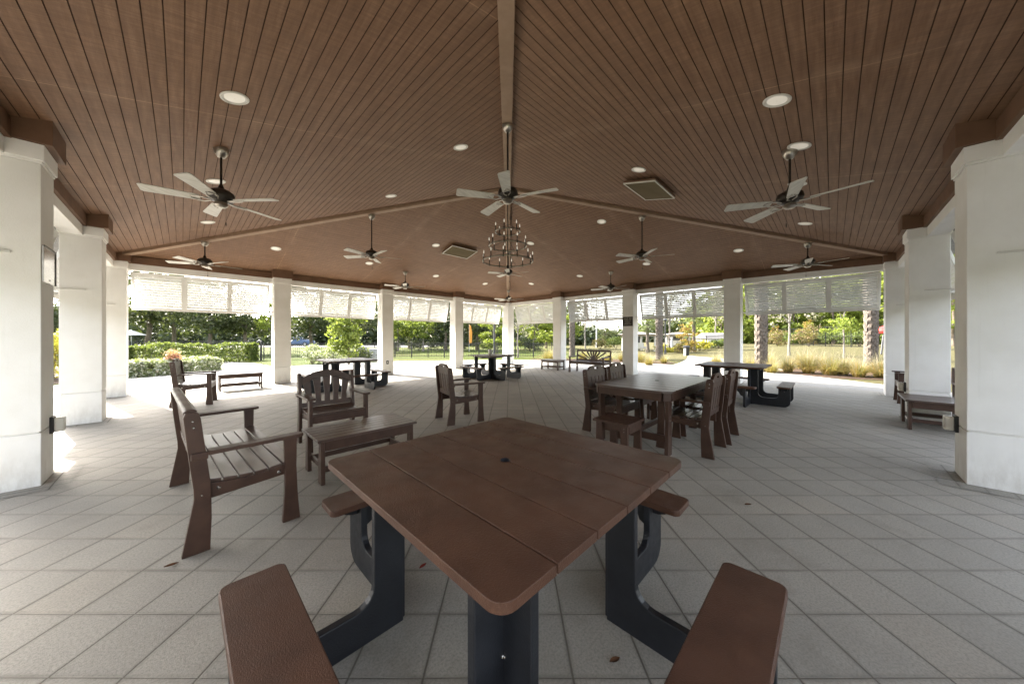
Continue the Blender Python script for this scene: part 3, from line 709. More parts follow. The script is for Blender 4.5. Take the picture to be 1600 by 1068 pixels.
def make_picnic(label):
    t = thing('picnic_table', label, 'picnic table', group='square picnic tables with four benches')
    s, zt, th = 0.612, 0.76, 0.029
    m = MB(); n = 6; wd = 2*s/n; g = 0.0032; r = 0.05
    for k in range(n):
        x0, x1 = -s + k*wd + (g if k else 0), -s + (k+1)*wd - (g if k < n-1 else 0)
        if k == 0: pr = [(x1,-s),(x1,s)] + arc(x0+r, s-r, r, 90, 180) + arc(x0+r, -s+r, r, 180, 270)
        elif k == n-1: pr = arc(x1-r, -s+r, r, 270, 360) + arc(x1-r, s-r, r, 0, 90) + [(x0, s), (x0, -s)]
        elif k == 2:   # half of the umbrella hole is cut into each middle plank
            pr = [(x0,-s),(x1,-s)] + [(x1 + 0.023*math.cos(R(a)), 0.023*math.sin(R(a))) for a in range(270, 89, -30)] + [(x1,s),(x0,s)]
        elif k == 3:
            pr = [(x1,-s),(x1,s),(x0,s)] + [(x0 + 0.023*math.cos(R(a)), 0.023*math.sin(R(a))) for a in range(90, -91, -30)] + [(x0,-s)]
        else: pr = [(x0,-s),(x1,-s),(x1,s),(x0,s)]
        m.prism(pr, zt-th, zt, 'z')
    tt = m.build('tabletop', M['hdpe_top'], t, bevel=0.0013, seg=1)
    m = MB()
    for x in (-0.33, 0.33): m.box(x-0.09, x+0.09, -0.53, 0.53, zt-th-0.035, zt-th-0.001)
    m.box(-0.53, 0.53, -0.06, 0.06, zt-th-0.070, zt-th-0.036)
    m.build('underframe', M['hdpe_dark'], t, bevel=0.003)
    m = MB(); m.lathe([(0.0255, zt+0.0008), (0.0235, zt+0.0022), (0.0205, zt+0.0012), (0.0195, zt-0.02)], 20, cap=False); m.build('hole_ring', M['hdpe_dark'], t, smooth=True)
    for q in range(4):
        Mq = Matrix.Rotation(q*PI/2, 4, 'Z')
        m = MB(); m.prism(rrect(-1.003, -0.792, -0.53, 0.53, 0.035), 0.372, 0.405, 'z', Mq)
        m.build('bench', M['hdpe_top'], t, bevel=0.005)
        for sy in (-1, 1):
            m = MB(); yy = 0.335
            pr = [(-0.352, 0.0), (-0.352, zt-th-0.037), (-0.490, zt-th-0.037), (-0.490, 0.235)] + \
                 arc(-0.570, 0.235, 0.08, 0, -90, 5)[1:] + [(-0.735, 0.155)] + arc(-0.735, 0.225, 0.07, 270, 180, 5)[1:] + \
                 [(-0.805, 0.371), (-0.985, 0.371), (-0.985, 0.10)] + arc(-0.885, 0.10, 0.10, 180, 270, 5)[1:]
            y0, y1 = (yy, yy+0.036) if sy > 0 else (-yy-0.036, -yy)
            if sy > 0: m.prism(pr, y0, y1, 'y', Mq)
            else: m.prism(pr, y0, y1, 'y', Mq)
            pl = m.build('leg', M['hdpe_dark'], t, bevel=0.005)
            m = MB()
            for (bx, bz) in ((-0.375, 0.33), (-0.90, 0.30)):
                Mp = Mq @ Matrix.Translation((bx, y0 if sy < 0 else y1, bz)) @ Matrix.Rotation(PI/2 if sy < 0 else -PI/2, 4, 'X')
                m.lathe([(0.006, 0), (0.006, 0.002), (0.003, 0.004)], 8, M=Mp)
            m.build('bolt', M['steel'], pl)
            m = MB(); ys = y0 - 0.001 if sy > 0 else y1 + 0.001; d_ = -1 if sy > 0 else 1
            br = [(ys, 0.371), (ys + d_*0.15, 0.371), (ys + d_*0.145, 0.335), (ys + d_*0.10, 0.31), (ys + d_*0.07, 0.275), (ys + d_*0.055, 0.235), (ys + d_*0.03, 0.22), (ys, 0.205)]
            m.prism(br, -0.915, -0.88, 'x', Mq)
            yo = y1 + 0.001 if sy > 0 else y0 - 0.001
            m.prism([(yo, 0.371), (yo - d_*0.085, 0.371), (yo - d_*0.07, 0.338), (yo - d_*0.03, 0.323), (yo, 0.32)], -0.95, -0.85, 'x', Mq)
            m.build('bracket', M['hdpe_dark'], t, bevel=0.003)
    return t
pt = make_picnic('nearest picnic table, brown top with centre hole, filling the foreground')
pt.location = (2.207, 2.205, 0)
dup(pt, 'picnic table with four benches far left, between two white columns', (4.25, 10.42, 0))
dup(pt, 'picnic table with a cup on it, in front of the far corner column', (8.56, 9.31, 0))
dup(pt, 'picnic table with four benches behind the dining table, at the right', (9.68, 2.64, 0))

def make_chair(name, label, w, kind, cat='chair', group=None):
    """front is +x, width along y"""
    t = thing(name, label, cat, group=group); hw = w/2; th = 0.036
    hd = M['hdpe']
    for sy in (-1, 1):
        y0, y1 = (hw-th, hw) if sy > 0 else (-hw, -hw+th)
        m = MB()
        m.prism([(-0.325,0),(-0.195,0),(-0.188,0.20),(-0.190,0.40),(-0.212,0.60),(-0.238,0.84),(-0.248,0.878),(-0.272,0.888),(-0.310,0.880),(-0.318,0.855),(-0.290,0.56),(-0.272,0.40),(-0.270,0.34)], y0, y1, 'y')
        lg = m.build('back_leg', hd, t, bevel=0.004)
        m2 = MB(); bolt(m2, (-0.235, y0 if sy < 0 else y1, 0.36), '-y' if sy < 0 else 'y', 0.006); bolt(m2, (-0.276, y0 if sy < 0 else y1, 0.83), '-y' if sy < 0 else 'y', 0.007); bolt(m2, (-0.272, y0 if sy < 0 else y1, 0.79), '-y' if sy < 0 else 'y', 0.007)
        m2.build('bolt', M['steel'], lg)
        m = MB()
        m.prism([(0.195,0),(0.305,0),(0.290,0.20),(0.282,0.40),(0.285,0.607),(0.205,0.607),(0.210,0.40),(0.207,0.20)], y0, y1, 'y')
        lg = m.build('front_leg', hd, t, bevel=0.004)
        m = MB()
        ya, yb = (hw-0.07, hw+0.022) if sy > 0 else (-hw-0.022, -hw+0.07)
        m.prism([(-0.236,ya),(0.30,ya)] + ([(0.325,ya+0.02),(0.325,yb-0.02)]) + [(0.30,yb),(-0.25,yb),(-0.25,(y1+0.002 if sy>0 else ya)),(-0.236,(y1+0.002 if sy>0 else ya))], 0.608, 0.632, 'z') if False else m.prism([(-0.205,ya),(0.30,ya),(0.325,ya+0.02),(0.325,yb-0.02),(0.30,yb),(-0.205,yb)], 0.608, 0.632, 'z')
        m.box(-0.285, -0.205, *((y1+0.001, y1+0.021) if sy > 0 else (y0-0.021, y0-0.001)), 0.588, 0.632)
        m.build('armrest', hd, t, bevel=0.004)
        # seat rail with a dished top edge
        ra, rb = (hw-2*th-0.001, hw-th-0.001) if sy > 0 else (-hw+th+0.001, -hw+2*th+0.001)
        m = MB()
        top = [(0.25 - 0.47*k/8, 0.418 - 0.026*math.sin(PI*k/8)) for k in range(9)]
        m.prism([(-0.22,0.31),(0.25,0.345)] + top, ra, rb, 'y')
        ap = m.build('seat_rail', hd, t, bevel=0.003)
        m = MB()
        for bx in (-0.15, 0.18): bolt(m, (bx, ra if sy < 0 else rb, 0.37), '-y' if sy < 0 else 'y', 0.012)
        m.build('bolt', M['steel'], ap)
    m = MB()
    n = 6; span = 0.50; x0 = -0.215
    for k in range(n):
        xa = x0 + k*span/n + 0.005; xb = x0 + (k+1)*span/n - 0.005
        u0, u1 = (0.285-xa)/0.5, (0.285-xb)/0.5
        za = 0.420 - 0.026*math.sin(PI*max(0,min(1,u0))); zb = 0.420 - 0.026*math.sin(PI*max(0,min(1,u1)))
        yy = hw-th-0.002 if xb < 0.195 and xa > -0.19 else hw-th-0.002
        m.add([(xa,-yy,za),(xb,-yy,zb),(xb,yy,zb),(xa,yy,za),(xa,-yy,za+0.022),(xb,-yy,zb+0.022),(xb,yy,zb+0.022),(xa,yy,za+0.022)],
              [(3,2,1,0),(4,5,6,7),(0,1,5,4),(1,2,6,5),(2,3,7,6),(3,0,4,7)])
    m.build('seat', M['seat'], t, bevel=0.0035)
    m = MB(); m.box(0.252, 0.274, -hw+th+0.002, hw-th-0.002, 0.325, 0.415); m.build('front_apron', hd, t, bevel=0.003)
    # leaning back: local frame, y along the width, z up the lean
    lean = math.atan2(0.052, 0.46)
    Mb = Matrix.Translation((-0.236, 0, 0.44)) @ Matrix.Rotation(-lean, 4, 'Y')
    ih = hw - th - 0.002
    if kind == 'settee':
        m = MB(); m.box(-0.012, 0.020, -ih, ih, 0.34, 0.43, Mb); m.prism([(-0.030,0.431),(0.032,0.431),(0.034,0.448),(0.018,0.462),(-0.016,0.462),(-0.032,0.448)], -ih, ih, 'y', Mb); m.build('top_rail', hd, t, bevel=0.006)
        m = MB(); m.box(-0.012, 0.020, -ih, ih, 0.0, 0.06, Mb); m.build('bottom_rail', hd, t, bevel=0.004)
        k = 13
        for i in range(k):
            yc = -ih + (i + 0.5)*2*ih/k; m = MB(); m.box(-0.006, 0.013, yc-0.038, yc+0.038, 0.0605, 0.3395, Mb)
            m.build('back_slat', hd, t, bevel=0.003)
    elif kind == 'crest':
        def ct(y):
            a = abs(y)/ih
            return 0.415 + 0.062*(1 - smoothstep(0.50, 0.97, a)) + 0.016*(1-a*a)
        m = MB(); sl = 0.052
        def piece(ya, yb, lo, hi, n=10):
            pr = [(ya + (yb-ya)*k/n, hi(ya + (yb-ya)*k/n)) for k in range(n+1)]
            m.prism([(yb, lo), (ya, lo)] + pr if False else [(ya, lo)] + pr + [(yb, lo)], -0.008, 0.022, 'x', Mb)
        piece(-ih, -sl, 0.335, ct); piece(sl, ih, 0.335, ct); piece(-sl, sl, 0.466, ct); piece(-sl, sl, 0.335, lambda y: 0.437, 1)
        m.build('crest_rail', hd, t)
        m = MB(); m.box(-0.010, 0.020, -ih, ih, 0.0, 0.065, Mb); m.build('bottom_rail', hd, t, bevel=0.004)
        k = 5
        for i in range(k):
            yc = -ih + (i + 0.5)*2*ih/k; m = MB(); hwid = ih/k - 0.008; m.box(-0.004, 0.015, yc-hwid, yc+hwid, 0.0655, 0.3345, Mb)
            m.build('back_slat', hd, t, bevel=0.002)
    else:   # fan back
        def ct(y): return 0.475 - 0.10*(y/ih)**2
        m = MB(); n = 12
        pr = [(-ih + 2*ih*k/n, ct(-ih + 2*ih*k/n)) for k in range(n+1)]; lo = [(ih - 2*ih*k/n, ct(ih - 2*ih*k/n) - 0.085) for k in range(n+1)]
        m.prism(pr + lo, 0.012, 0.030, 'x', Mb); m.build('crest_rail', hd, t, bevel=0.003)
        m = MB(); m.box(-0.014, 0.011, -ih, ih, 0.0, 0.06, Mb); m.build('bottom_rail', hd, t, bevel=0.004)
        for i in range(5):
            u = (i-2)/2.0; yb_, yt = u*ih*0.70, u*ih*0.83; zt_ = ct(yt) - 0.003
            m = MB(); m.prism([(yb_-0.036, 0.0), (yb_+0.036, 0.0), (yb_*0.93+yt*0.07+0.031, 0.14), (yt+0.052, zt_-0.012*abs(u)), (yt-0.052, zt_-0.012*abs(u)), (yb_*0.93+yt*0.07-0.031, 0.14)], -0.012 if False else 0.0115, -0.006, 'x', Mb)
            m.build('back_slat', hd, t, bevel=0.002)
    return t
ch = make_chair('garden_settee', 'wide brown slatted garden settee in the left foreground', 1.47, 'settee', 'bench')
ch.location = (1.39, 4.645, 0); ch.rotation_euler = (0, 0, R(3.2))
ch = make_chair('armchair', 'brown armchair with a fanned arched back, behind the coffee table', 0.68, 'fan', 'chair')
ch.location = (2.50, 5.72, 0); ch.rotation_euler = (0, 0, R(-90))
c3 = make_chair('armchair', 'brown armchair standing alone mid floor, facing right with its back slot showing', 0.60, 'crest', 'chair', 'brown armchairs with slotted crest backs')
c3.location = (4.34, 5.46, 0); c3.rotation_euler = (0, 0, R(-14))
dup(c3, 'brown armchair at the dining table, right side, nearest the camera', (5.535, 2.33, 0), R(90))
dup(c3, 'brown armchair at the dining table, right side, farther one', (6.235, 2.31, 0), R(92))
dup(c3, 'brown armchair at the dining table, left side, nearest the camera', (5.53, 3.36, 0), R(-90))
dup(c3, 'brown armchair at the dining table, left side, farther one', (6.26, 3.39, 0), R(-88))
c4 = dup(c3, 'brown armchair in the sunlight by the left corner column', (1.30, 10.33, 0), R(-10)); 
dup(c3, 'brown armchair half hidden behind the second right column', (11.72, -0.16, 0), R(90))

def make_coffee(label, lx, ly, h=0.42, low=True, name='coffee_table', nslat=6, cat='coffee table'):
    t = thing(name, label, cat); hx, hy = lx/2, ly/2; hd = M['hdpe']
    m = MB(); wd = ly/nslat
    for k in range(nslat): m.box(-hx, hx, -hy + k*wd + 0.003, -hy + (k+1)*wd - 0.003, h-0.025, h)
    m.build('tabletop', M['seat'] if nslat > 1 else hd, t, bevel=0.003)
    for sx in (-1, 1):
        for sy in (-1, 1):
            xa, xb = sorted((sx*(hx-0.03), sx*(hx-0.066))); pr = [(sy*(hy-0.02), 0.0), (sy*(hy-0.115), 0.0), (sy*(hy-0.10), h-0.026), (sy*(hy-0.03), h-0.026)]
            m = MB(); m.prism(pr, xa, xb, 'x'); lg = m.build('leg', hd, t, bevel=0.004)
            m = MB()
            for z in (h-0.06, h-0.09): bolt(m, (sx*(hx-0.03), sy*(hy-0.065), z), 'x' if sx > 0 else '-x', 0.006)
            m.build('bolt', M['steel'], lg)
    for sy in (-1, 1):
        m = MB(); ya, yb = sorted((sy*(hy-0.022), sy*(hy-0.001-0.045))); m.box(-hx+0.067, hx-0.067, ya, yb, h-0.115, h-0.027); m.build('apron', hd, t, bevel=0.003)
        if low:
            m = MB(); ya, yb = sorted((sy*(hy-0.06), sy*(hy-0.085))); m.box(-hx+0.067, hx-0.067, ya, yb, 0.10, 0.15); m.build('stretcher', hd, t, bevel=0.003)
    for sx in (-1, 1):
        m = MB(); xa, xb = sorted((sx*(hx-0.067), sx*(hx-0.09))); m.box(xa, xb, -hy+0.10, hy-0.10, h-0.10, h-0.0265); m.build('end_apron', hd, t, bevel=0.003)
        if low:
            m = MB(); m.box(xa, xb, -hy+0.105, hy-0.105, 0.10, 0.15); m.build('stretcher', hd, t, bevel=0.003)
    return t
GRP = 'brown slatted coffee tables'
ct = make_coffee('long brown slatted coffee table right of the garden settee', 0.98, 0.58); ct.location = (2.46, 4.655, 0); ct['group'] = GRP
dup(ct, 'brown slatted coffee table in the sun beside the left rear column', (2.20, 12.18, 0), R(0), GRP, (0.95, 0.80, 1.0))
dup(ct, 'small looking brown coffee table at the foot of a far column', (12.18, 9.50, 0), R(90), GRP, (0.95, 0.95, 1.0))
dup(ct, 'brown slatted coffee table half behind the nearest right column', (9.02, -0.17, 0), R(90), GRP, (1.0, 1.45, 1.05))
st = make_coffee('small square brown side table with a plain top, before the dining table', 0.42, 0.42, 0.45, False, 'side_table', 1, 'side table')
st.location = (4.55, 2.78, 0)

def make_dining():
    t = thing('dining_table', 'large brown dining table with planked top, chairs on both long sides', 'dining table', (5.83, 2.84, 0))
    hd = M['hdpe']; hx, hy, zt = 0.93, 0.49, 0.745; c = 0.09
    m = MB(); n = 9; wd = 2*hx/n
    for k in range(n):
        xa, xb = -hx + k*wd + (0.003 if k else 0), -hx + (k+1)*wd - (0.003 if k < n-1 else 0)
        pr = [(xa,-hy),(xb,-hy),(xb,hy),(xa,hy)]
        if k == 0: pr = [(xa+c,-hy),(xb,-hy),(xb,hy),(xa+c,hy),(xa,hy-c),(xa,-hy+c)]
        if k == n-1: pr = [(xa,-hy),(xb-c,-hy),(xb,-hy+c),(xb,hy-c),(xb-c,hy),(xa,hy)]
        m.prism(pr, zt-0.026, zt, 'z')
    m.build('tabletop', M['seat'], t, bevel=0.003)
    m = MB(); m.lathe([(0.028, zt+0.0005), (0.028, zt+0.003), (0.02, zt+0.003)], 16); m.build('hole_cover', M['hdpe_dark'], t)
    for sy in (-1, 1):
        ya, yb = sorted((sy*(hy-0.012), sy*(hy-0.048))); m = MB(); m.box(-hx+c+0.01, hx-c-0.01, ya, yb, zt-0.115, zt-0.0265); m.build('apron', hd, t, bevel=0.003)
    for sx in (-1, 1):
        xa, xb = sorted((sx*(hx-0.012), sx*(hx-0.048))); m = MB(); m.box(xa, xb, -hy+c+0.01, hy-c-0.01, zt-0.115, zt-0.0265); m.build('apron', hd, t, bevel=0.003)
        for sy in (-1, 1):
            pr = [(sx*(hx-0.08), zt-0.027), (sx*(hx-0.19), zt-0.027), (sx*(hx-0.20), 0.0), (sx*(hx-0.06), 0.0), (sx*(hx-0.085), 0.35)]
            ya, yb = sorted((sy*(hy-0.05), sy*(hy-0.088))); m = MB(); m.prism(pr, ya, yb, 'y'); lg = m.build('leg', hd, t, bevel=0.004)
            m = MB()
            for z in (0.40, 0.44): bolt(m, (sx*(hx-0.135), sy*(hy-0.05), z), 'y' if sy > 0 else '-y', 0.007)
            m.build('bolt', M['steel'], lg)
        for sy in (-1, 1):
            m = MB(); m.bar((sx*(hx-0.030), sy*(hy-c-0.004), zt-0.0708), (sx*(hx-c-0.004), sy*(hy-0.030), zt-0.0708), 0.034, 0.0875); m.build('corner_apron', hd, t, bevel=0.003)
        m = MB(); xa, xb = sorted((sx*(hx-0.12), sx*(hx-0.158))); m.box(xa, xb, -hy+0.09, hy-0.09, 0.14, 0.22); m.build('stretcher', hd, t, bevel=0.003)
    m = MB(); m.box(-hx+0.16, hx-0.16, -0.02, 0.02, 0.15, 0.21); m.build('stretcher', hd, t, bevel=0.003)
    return t
make_dining()

def make_sunburst(label):
    t = thing('sunburst_bench', label, 'bench', group='brown benches with sunburst backs'); hd = M['hdpe']; hw = 0.745
    # front +x
    for sy in (-1, 1):
        ya, yb = sorted((sy*hw, sy*(hw-0.045)))
        m = MB(); m.prism([(-0.30,0),(-0.22,0),(-0.225,0.42),(-0.275,0.86),(-0.33,0.86),(-0.29,0.42)], ya, yb, 'y'); m.build('back_leg', hd, t, bevel=0.004)
        m = MB(); m.prism([(0.22,0),(0.32,0),(0.295,0.30),(0.295,0.60),(0.225,0.60),(0.23,0.30)], ya, yb, 'y'); m.build('front_leg', hd, t, bevel=0.004)
        m = MB(); m.box(-0.21, 0.33, ya-0.025, yb+0.025, 0.601, 0.626); m.build('armrest', hd, t, bevel=0.004)
        m = MB(); m.box(-0.215, 0.215, ya+0.004, yb-0.004, 0.335, 0.42); m.build('seat_rail', hd, t, bevel=0.003)
    m = MB()
    for k in range(5): m.box(-0.215 + k*0.104, -0.215 + k*0.104 + 0.095, -hw+0.047, hw-0.047, 0.421, 0.445)
    m.build('seat', hd, t, bevel=0.003)
    m = MB(); m.box(0.225, 0.25, -hw+0.047, hw-0.047, 0.33, 0.419); m.build('front_apron', hd, t, bevel=0.003)
    Mb = Matrix.Translation((-0.255, 0, 0.42)) @ Matrix.Rotation(-math.atan2(0.05, 0.44), 4, 'Y')
    ih = hw - 0.048
    m = MB(); m.box(-0.018, 0.018, -ih, ih, 0.385, 0.455, Mb); m.build('top_rail', hd, t, bevel=0.004)
    m = MB(); m.box(-0.018, 0.018, -ih, ih, 0.02, 0.085, Mb); m.build('bottom_rail', hd, t, bevel=0.004)
    for i in range(11):
        a = R(180 - 18*i)
        d = (math.cos(a), max(0.0, math.sin(a)))
        if i in (0, 10): continue
        r1 = min((0.384-0.0)/max(d[1], 1e-3), ih/max(abs(d[0]), 1e-3))
        yt, zt = d[0]*r1, d[1]*r1
        s0_ = 0.086/max(d[1], 0.2)
        yb_, zb = d[0]*min(s0_, r1*0.6), max(0.086, d[1]*min(s0_, r1*0.6))
        nx_, nz_ = -d[1], d[0]; wt, wb = 0.040, 0.018
        pr = [(yb_ - nx_*wb, zb - nz_*wb if zb - nz_*wb > 0.08 else 0.08), (yb_ + nx_*wb, max(0.08, zb + nz_*wb)), (yt + nx_*wt, min(0.39, zt + nz_*wt)), (yt - nx_*wt, min(0.39, zt - nz_*wt))]
        m = MB(); m.prism(pr, -0.010, 0.010, 'x', Mb); m.build('ray_slat', hd, t)
    return t
sb = make_sunburst('brown bench with sunburst back under the column with the black notice'); sb.location = (12.12, 7.70, 0); sb.rotation_euler = (0,0,PI)
dup(sb, 'sunburst bench glimpsed between the two nearest right columns', (9.68, -1.05, 0), PI)

t = thing('paper_cup', 'small pale cup standing on the far picnic table', 'cup', (8.45, 9.30, 0.7605))
m = MB(); m.lathe([(0.055,0.0),(0.075,0.19),(0.070,0.19),(0.050,0.008)], 18, cap=False); m.build('cup_body', M['trim'], t, smooth=True)
m = MB(); m.lathe([(0.001,0.006),(0.05,0.006)], 16, cap=False); m.build('cup_base', M['trim'], t)
rr = random.Random(11)
for (e, n, mt, lab, sz) in ((0.437,1.355,'deadleaf','small curled brown leaf under the right bench side of the nearest table',0.020),(-0.512,1.913,'redleaf','small red leaf on the pavers left of the nearest table leg',0.020),(1.92,2.62,'deadleaf','dry leaf speck on the pavers to the right, past the bench',0.022),(3.35,2.1,'deadleaf','dry leaf speck on the pavers near the right edge',0.022),(-2.0,1.92,'deadleaf','dry leaf scrap on the pavers by the settee leg',0.024)):
    x, y = site(e, n); m = MB(); a = rr.random()*6
    vs = []; 
    for u in range(5):
        s_ = (u-2)/2; wd_ = 0.45*(1-s_*s_)+0.04
        for v_ in (-1, 0, 1): vs.append((sz*s_*1.3, sz*wd_*v_*1.2, 0.003 + sz*0.35*abs(v_)*(1-s_*s_*0.5) + sz*0.2*s_*s_))
    fs = [[u*3+v_, u*3+v_+1, u*3+v_+4, u*3+v_+3] for u in range(4) for v_ in range(2)]
    m.add(vs, fs); o = m.build('fallen_leaf', M[mt], smooth=True); o.location = (x, y, 0.001); o.rotation_euler = (0, 0, a)
    tag(o, lab, 'leaf', 'dry leaves blown onto the pavers')
# ------------------------------------------------------------------ planting
def leaf_object(name, mat, pts, size, seed, parent=None, up=0.35, aspect=0.55):
    """leaf sized diamonds scattered at pts (n,3)"""
    g = np.random.default_rng(seed); n = len(pts)
    d = g.normal(size=(n,3)); d[:,2] += up*g.normal(size=n); d /= np.linalg.norm(d, axis=1)[:,None]
    r = g.normal(size=(n,3)); a = np.cross(d, r); a /= np.linalg.norm(a, axis=1)[:,None]; b_ = np.cross(d, a)
    s = size*(0.6 + 0.8*g.random(n))[:,None]
    V = np.stack([pts - a*s, pts + b_*s*aspect + a*s*0.1, pts + a*s, pts - b_*s*aspect + a*s*0.1], 1).reshape(-1,3)
    me = bpy.data.meshes.new(name); me.vertices.add(4*n); me.vertices.foreach_set('co', V.astype(np.float32).ravel())
    me.loops.add(4*n); me.loops.foreach_set('vertex_index', np.arange(4*n, dtype=np.int32))
    me.polygons.add(n); me.polygons.foreach_set('loop_start', np.arange(0, 4*n, 4, dtype=np.int32))
    me.update(calc_edges=True); me.materials.append(mat)
    o = bpy.data.objects.new(name, me); col.objects.link(o)
    if parent is not None: o.parent = parent
    return o
def blob_points(g, blobs, n):
    """points in leaf clumps scattered over the shells of a set of ellipsoid blobs"""
    vol = np.array([b_[3]*b_[4] for b_ in blobs]); vol = vol/vol.sum(); out = []
    for b_, f in zip(blobs, vol):
        m = max(8, int(n*f)); nc = max(4, m//26)
        d = g.normal(size=(nc,3)); d /= np.linalg.norm(d, axis=1)[:,None]
        rr = (0.35 + 0.65*g.random(nc)**0.6)[:,None]
        cen = d*rr*np.array([b_[3], b_[3], b_[4]]) + np.array(b_[:3])
        idx = g.integers(0, nc, m)
        sp = 0.17*min(b_[3], b_[4]) + 0.05
        out.append(cen[idx] + g.normal(size=(m,3))*sp*np.array([1.25,1.25,0.7]))
    return np.concatenate(out)
def trunk_mesh(m, h, r, g, limbs, lean=0.0):
    top = Vector((lean*h, 0.3*lean*h, h))
    pts = [Vector((0,0,-0.1))]
    for k in range(1, 6):
        t = k/5; pts.append(Vector((top.x*t + g.normal()*r*0.3, top.y*t + g.normal()*r*0.3, h*t)))
    m.tube(pts, [r*1.35, r, r*0.92, r*0.85, r*0.75, r*0.6], 8)
    for e in limbs:
        s0_ = pts[3 + int(g.integers(0, 3))]
        q = Vector(e); mid = (s0_ + q)/2 + Vector((g.normal()*0.15, g.normal()*0.15, 0.12*(q - s0_).length))
        m.tube([s0_, mid, q], [r*0.5, r*0.32, r*0.10], 6)
def make_tree(name, label, cat, kind, leaf, bark, h, cw, trunk_h, r, n, lsize, seed, loc, group=None):
    g = np.random.default_rng(seed); t = thing(name, label, cat, loc, 0, group)
    blobs = []
    if kind == 'round':
        nb = 11
        for k in range(nb):
            a = g.random()*2*PI; rad = cw*0.5*math.sqrt(g.random())*0.8; z = trunk_h + (h-trunk_h)*(0.12 + 0.80*g.random())
            fall = 1 - 0.5*abs((z-trunk_h)/(h-trunk_h) - 0.45)
            blobs.append((rad*math.cos(a)*fall, rad*math.sin(a)*fall, z, cw*(0.17+0.12*g.random()), (h-trunk_h)*(0.13+0.09*g.random())))
    elif kind == 'pine':
        nb = 15
        for k in range(nb):
            u = k/(nb-1); z = trunk_h + (h-trunk_h)*u; a = k*2.4; rad = cw*0.5*(1-0.75*u)*(0.5+0.5*g.random())
            blobs.append((rad*math.cos(a), rad*math.sin(a), z, cw*0.24*(1-0.6*u)+0.12, (h-trunk_h)*0.055+0.1))
    elif kind == 'column':
        for k in range(9):
            u = k/8; z = trunk_h + (h-trunk_h)*u; w_ = math.sin(PI*(0.18+0.74*u))
            blobs.append((g.normal()*cw*0.12, g.normal()*cw*0.12, z, cw*0.42*w_+0.1, (h-trunk_h)*0.13))
    m = MB(); trunk_mesh(m, trunk_h + (h-trunk_h)*(0.75 if kind == 'pine' else 0.45), r, g, [(b_[0]*0.8, b_[1]*0.8, b_[2]) for b_ in blobs[:9]])
    m.build('trunk', bark, t, smooth=True)
    leaf_object('crown', leaf, blob_points(g, blobs, n), lsize, seed+1, t)
    return t
def at(e, n): x, y = site(e, n); return (x, y, gz(e, n))
def px(p, n): return (p - 796.6)/508.0*n      # metres to the right for a bearing, n metres ahead

TR = {}
def tree(kind, label, e, n, rz=0.0, sc_=1.0):
    """first call of a kind builds it, later calls copy it"""
    defs = {
     'oak':    ('oak_tree', 'round', 'leaf_oak', 'bark', 9.0, 8.5, 2.6, 0.20, 5200, 0.16, 11),
     'dark':   ('evergreen_tree', 'round', 'leaf_dark', 'bark', 8.0, 7.5, 1.4, 0.18, 5200, 0.16, 21),
     'pale':   ('leafy_tree', 'round', 'leaf_bright', 'palebark', 4.2, 4.6, 1.5, 0.09, 3000, 0.12, 31),
     'young':  ('young_tree', 'column', 'leaf_bright', 'bark', 3.1, 1.7, 0.75, 0.045, 2600, 0.085, 41),
     'pine':   ('pine_tree', 'pine', 'leaf_pine', 'bark', 10.0, 6.2, 1.0, 0.12, 6500, 0.17, 51),
     'autumn': ('autumn_tree', 'column', 'leaf_orange', 'bark', 4.0, 2.3, 0.5, 0.05, 1500, 0.10, 61),
     'bare':   ('bare_tree', 'round', 'leaf_bare', 'palebark', 7.5, 4.5, 2.0, 0.085, 1000, 0.10, 71),
     'slim':   ('slim_tree', 'round', 'leaf_pine', 'palebark', 5.2, 3.0, 2.2, 0.07, 1300, 0.11, 81)}
    d = defs[kind]
    if kind not in TR:
        TR[kind] = make_tree(d[0], label, 'tree', d[1], M[d[2]], M[d[3]], d[4], d[5], d[6], d[7], d[8], d[9], d[10], at(e, n))
        o = TR[kind]
    else: o = dup(TR[kind], label, at(e, n))
    o.rotation_euler = (0, 0, rz); o.scale = (sc_,)*3; o['group'] = 'trees around the pavilion grounds'
    return o
P = px
# left, behind the hedge
tree('oak', 'tall leafy tree behind the hedge, beside the left corner column', P(232, 27), 27, 0.4, 0.95)
tree('oak', 'round topped tree behind the middle of the hedge', P(327, 26), 26, 2.0, 0.72)
tree('dark', 'dark tree behind the hedge, between two taller ones', P(272, 33), 33, 1.0, 0.95)
tree('oak', 'airy tree behind the right end of the hedge', P(384, 27), 27, 3.9, 0.64)
tree('dark', 'dark evergreen seen past the nearest left column', P(70, 20), 20, 0.2, 0.8)
tree('slim', 'small yellowish tree left of the second white column', P(424, 26), 26, 0.0, 0.85)
tree('dark', 'dark spreading tree behind the white flowering shrubs', P(485, 34), 34, 2.2, 0.92)
tree('oak', 'pale green tree behind the bushy young tree', P(560, 32), 32, 5.1, 0.72)
tree('young', 'bushy bright green young tree above the far left picnic table', P(545, 16.5), 16.5, 0, 1.0)
tree('dark', 'dark wide tree behind the two pale lawn trees', P(640, 40), 40, 4.1, 1.0)
tree('pale', 'pale green lawn tree right of the third white column', P(622, 33), 33, 0.3, 0.8)
tree('pale', 'pale green lawn tree with a flat round crown', P(661, 33), 33, 2.3, 0.92)
tree('dark', 'dark tree against the left side of the fourth column', P(697, 36), 36, 5.3, 0.85)
tree('oak', 'silvery tree behind the orange banner', P(745, 37), 37, 1.3, 0.72)
tree('pine', 'bright green tree behind the lamp post at the far corner', P(774, 31), 31, 1.3, 0.55)
tree('bare', 'thin bare tree right of the far corner column', P(809, 22), 22, 0.3, 0.6)
tree('pine', 'pine between the far corner column and the tan grass clump', P(835, 36), 36, 2.0, 0.75)
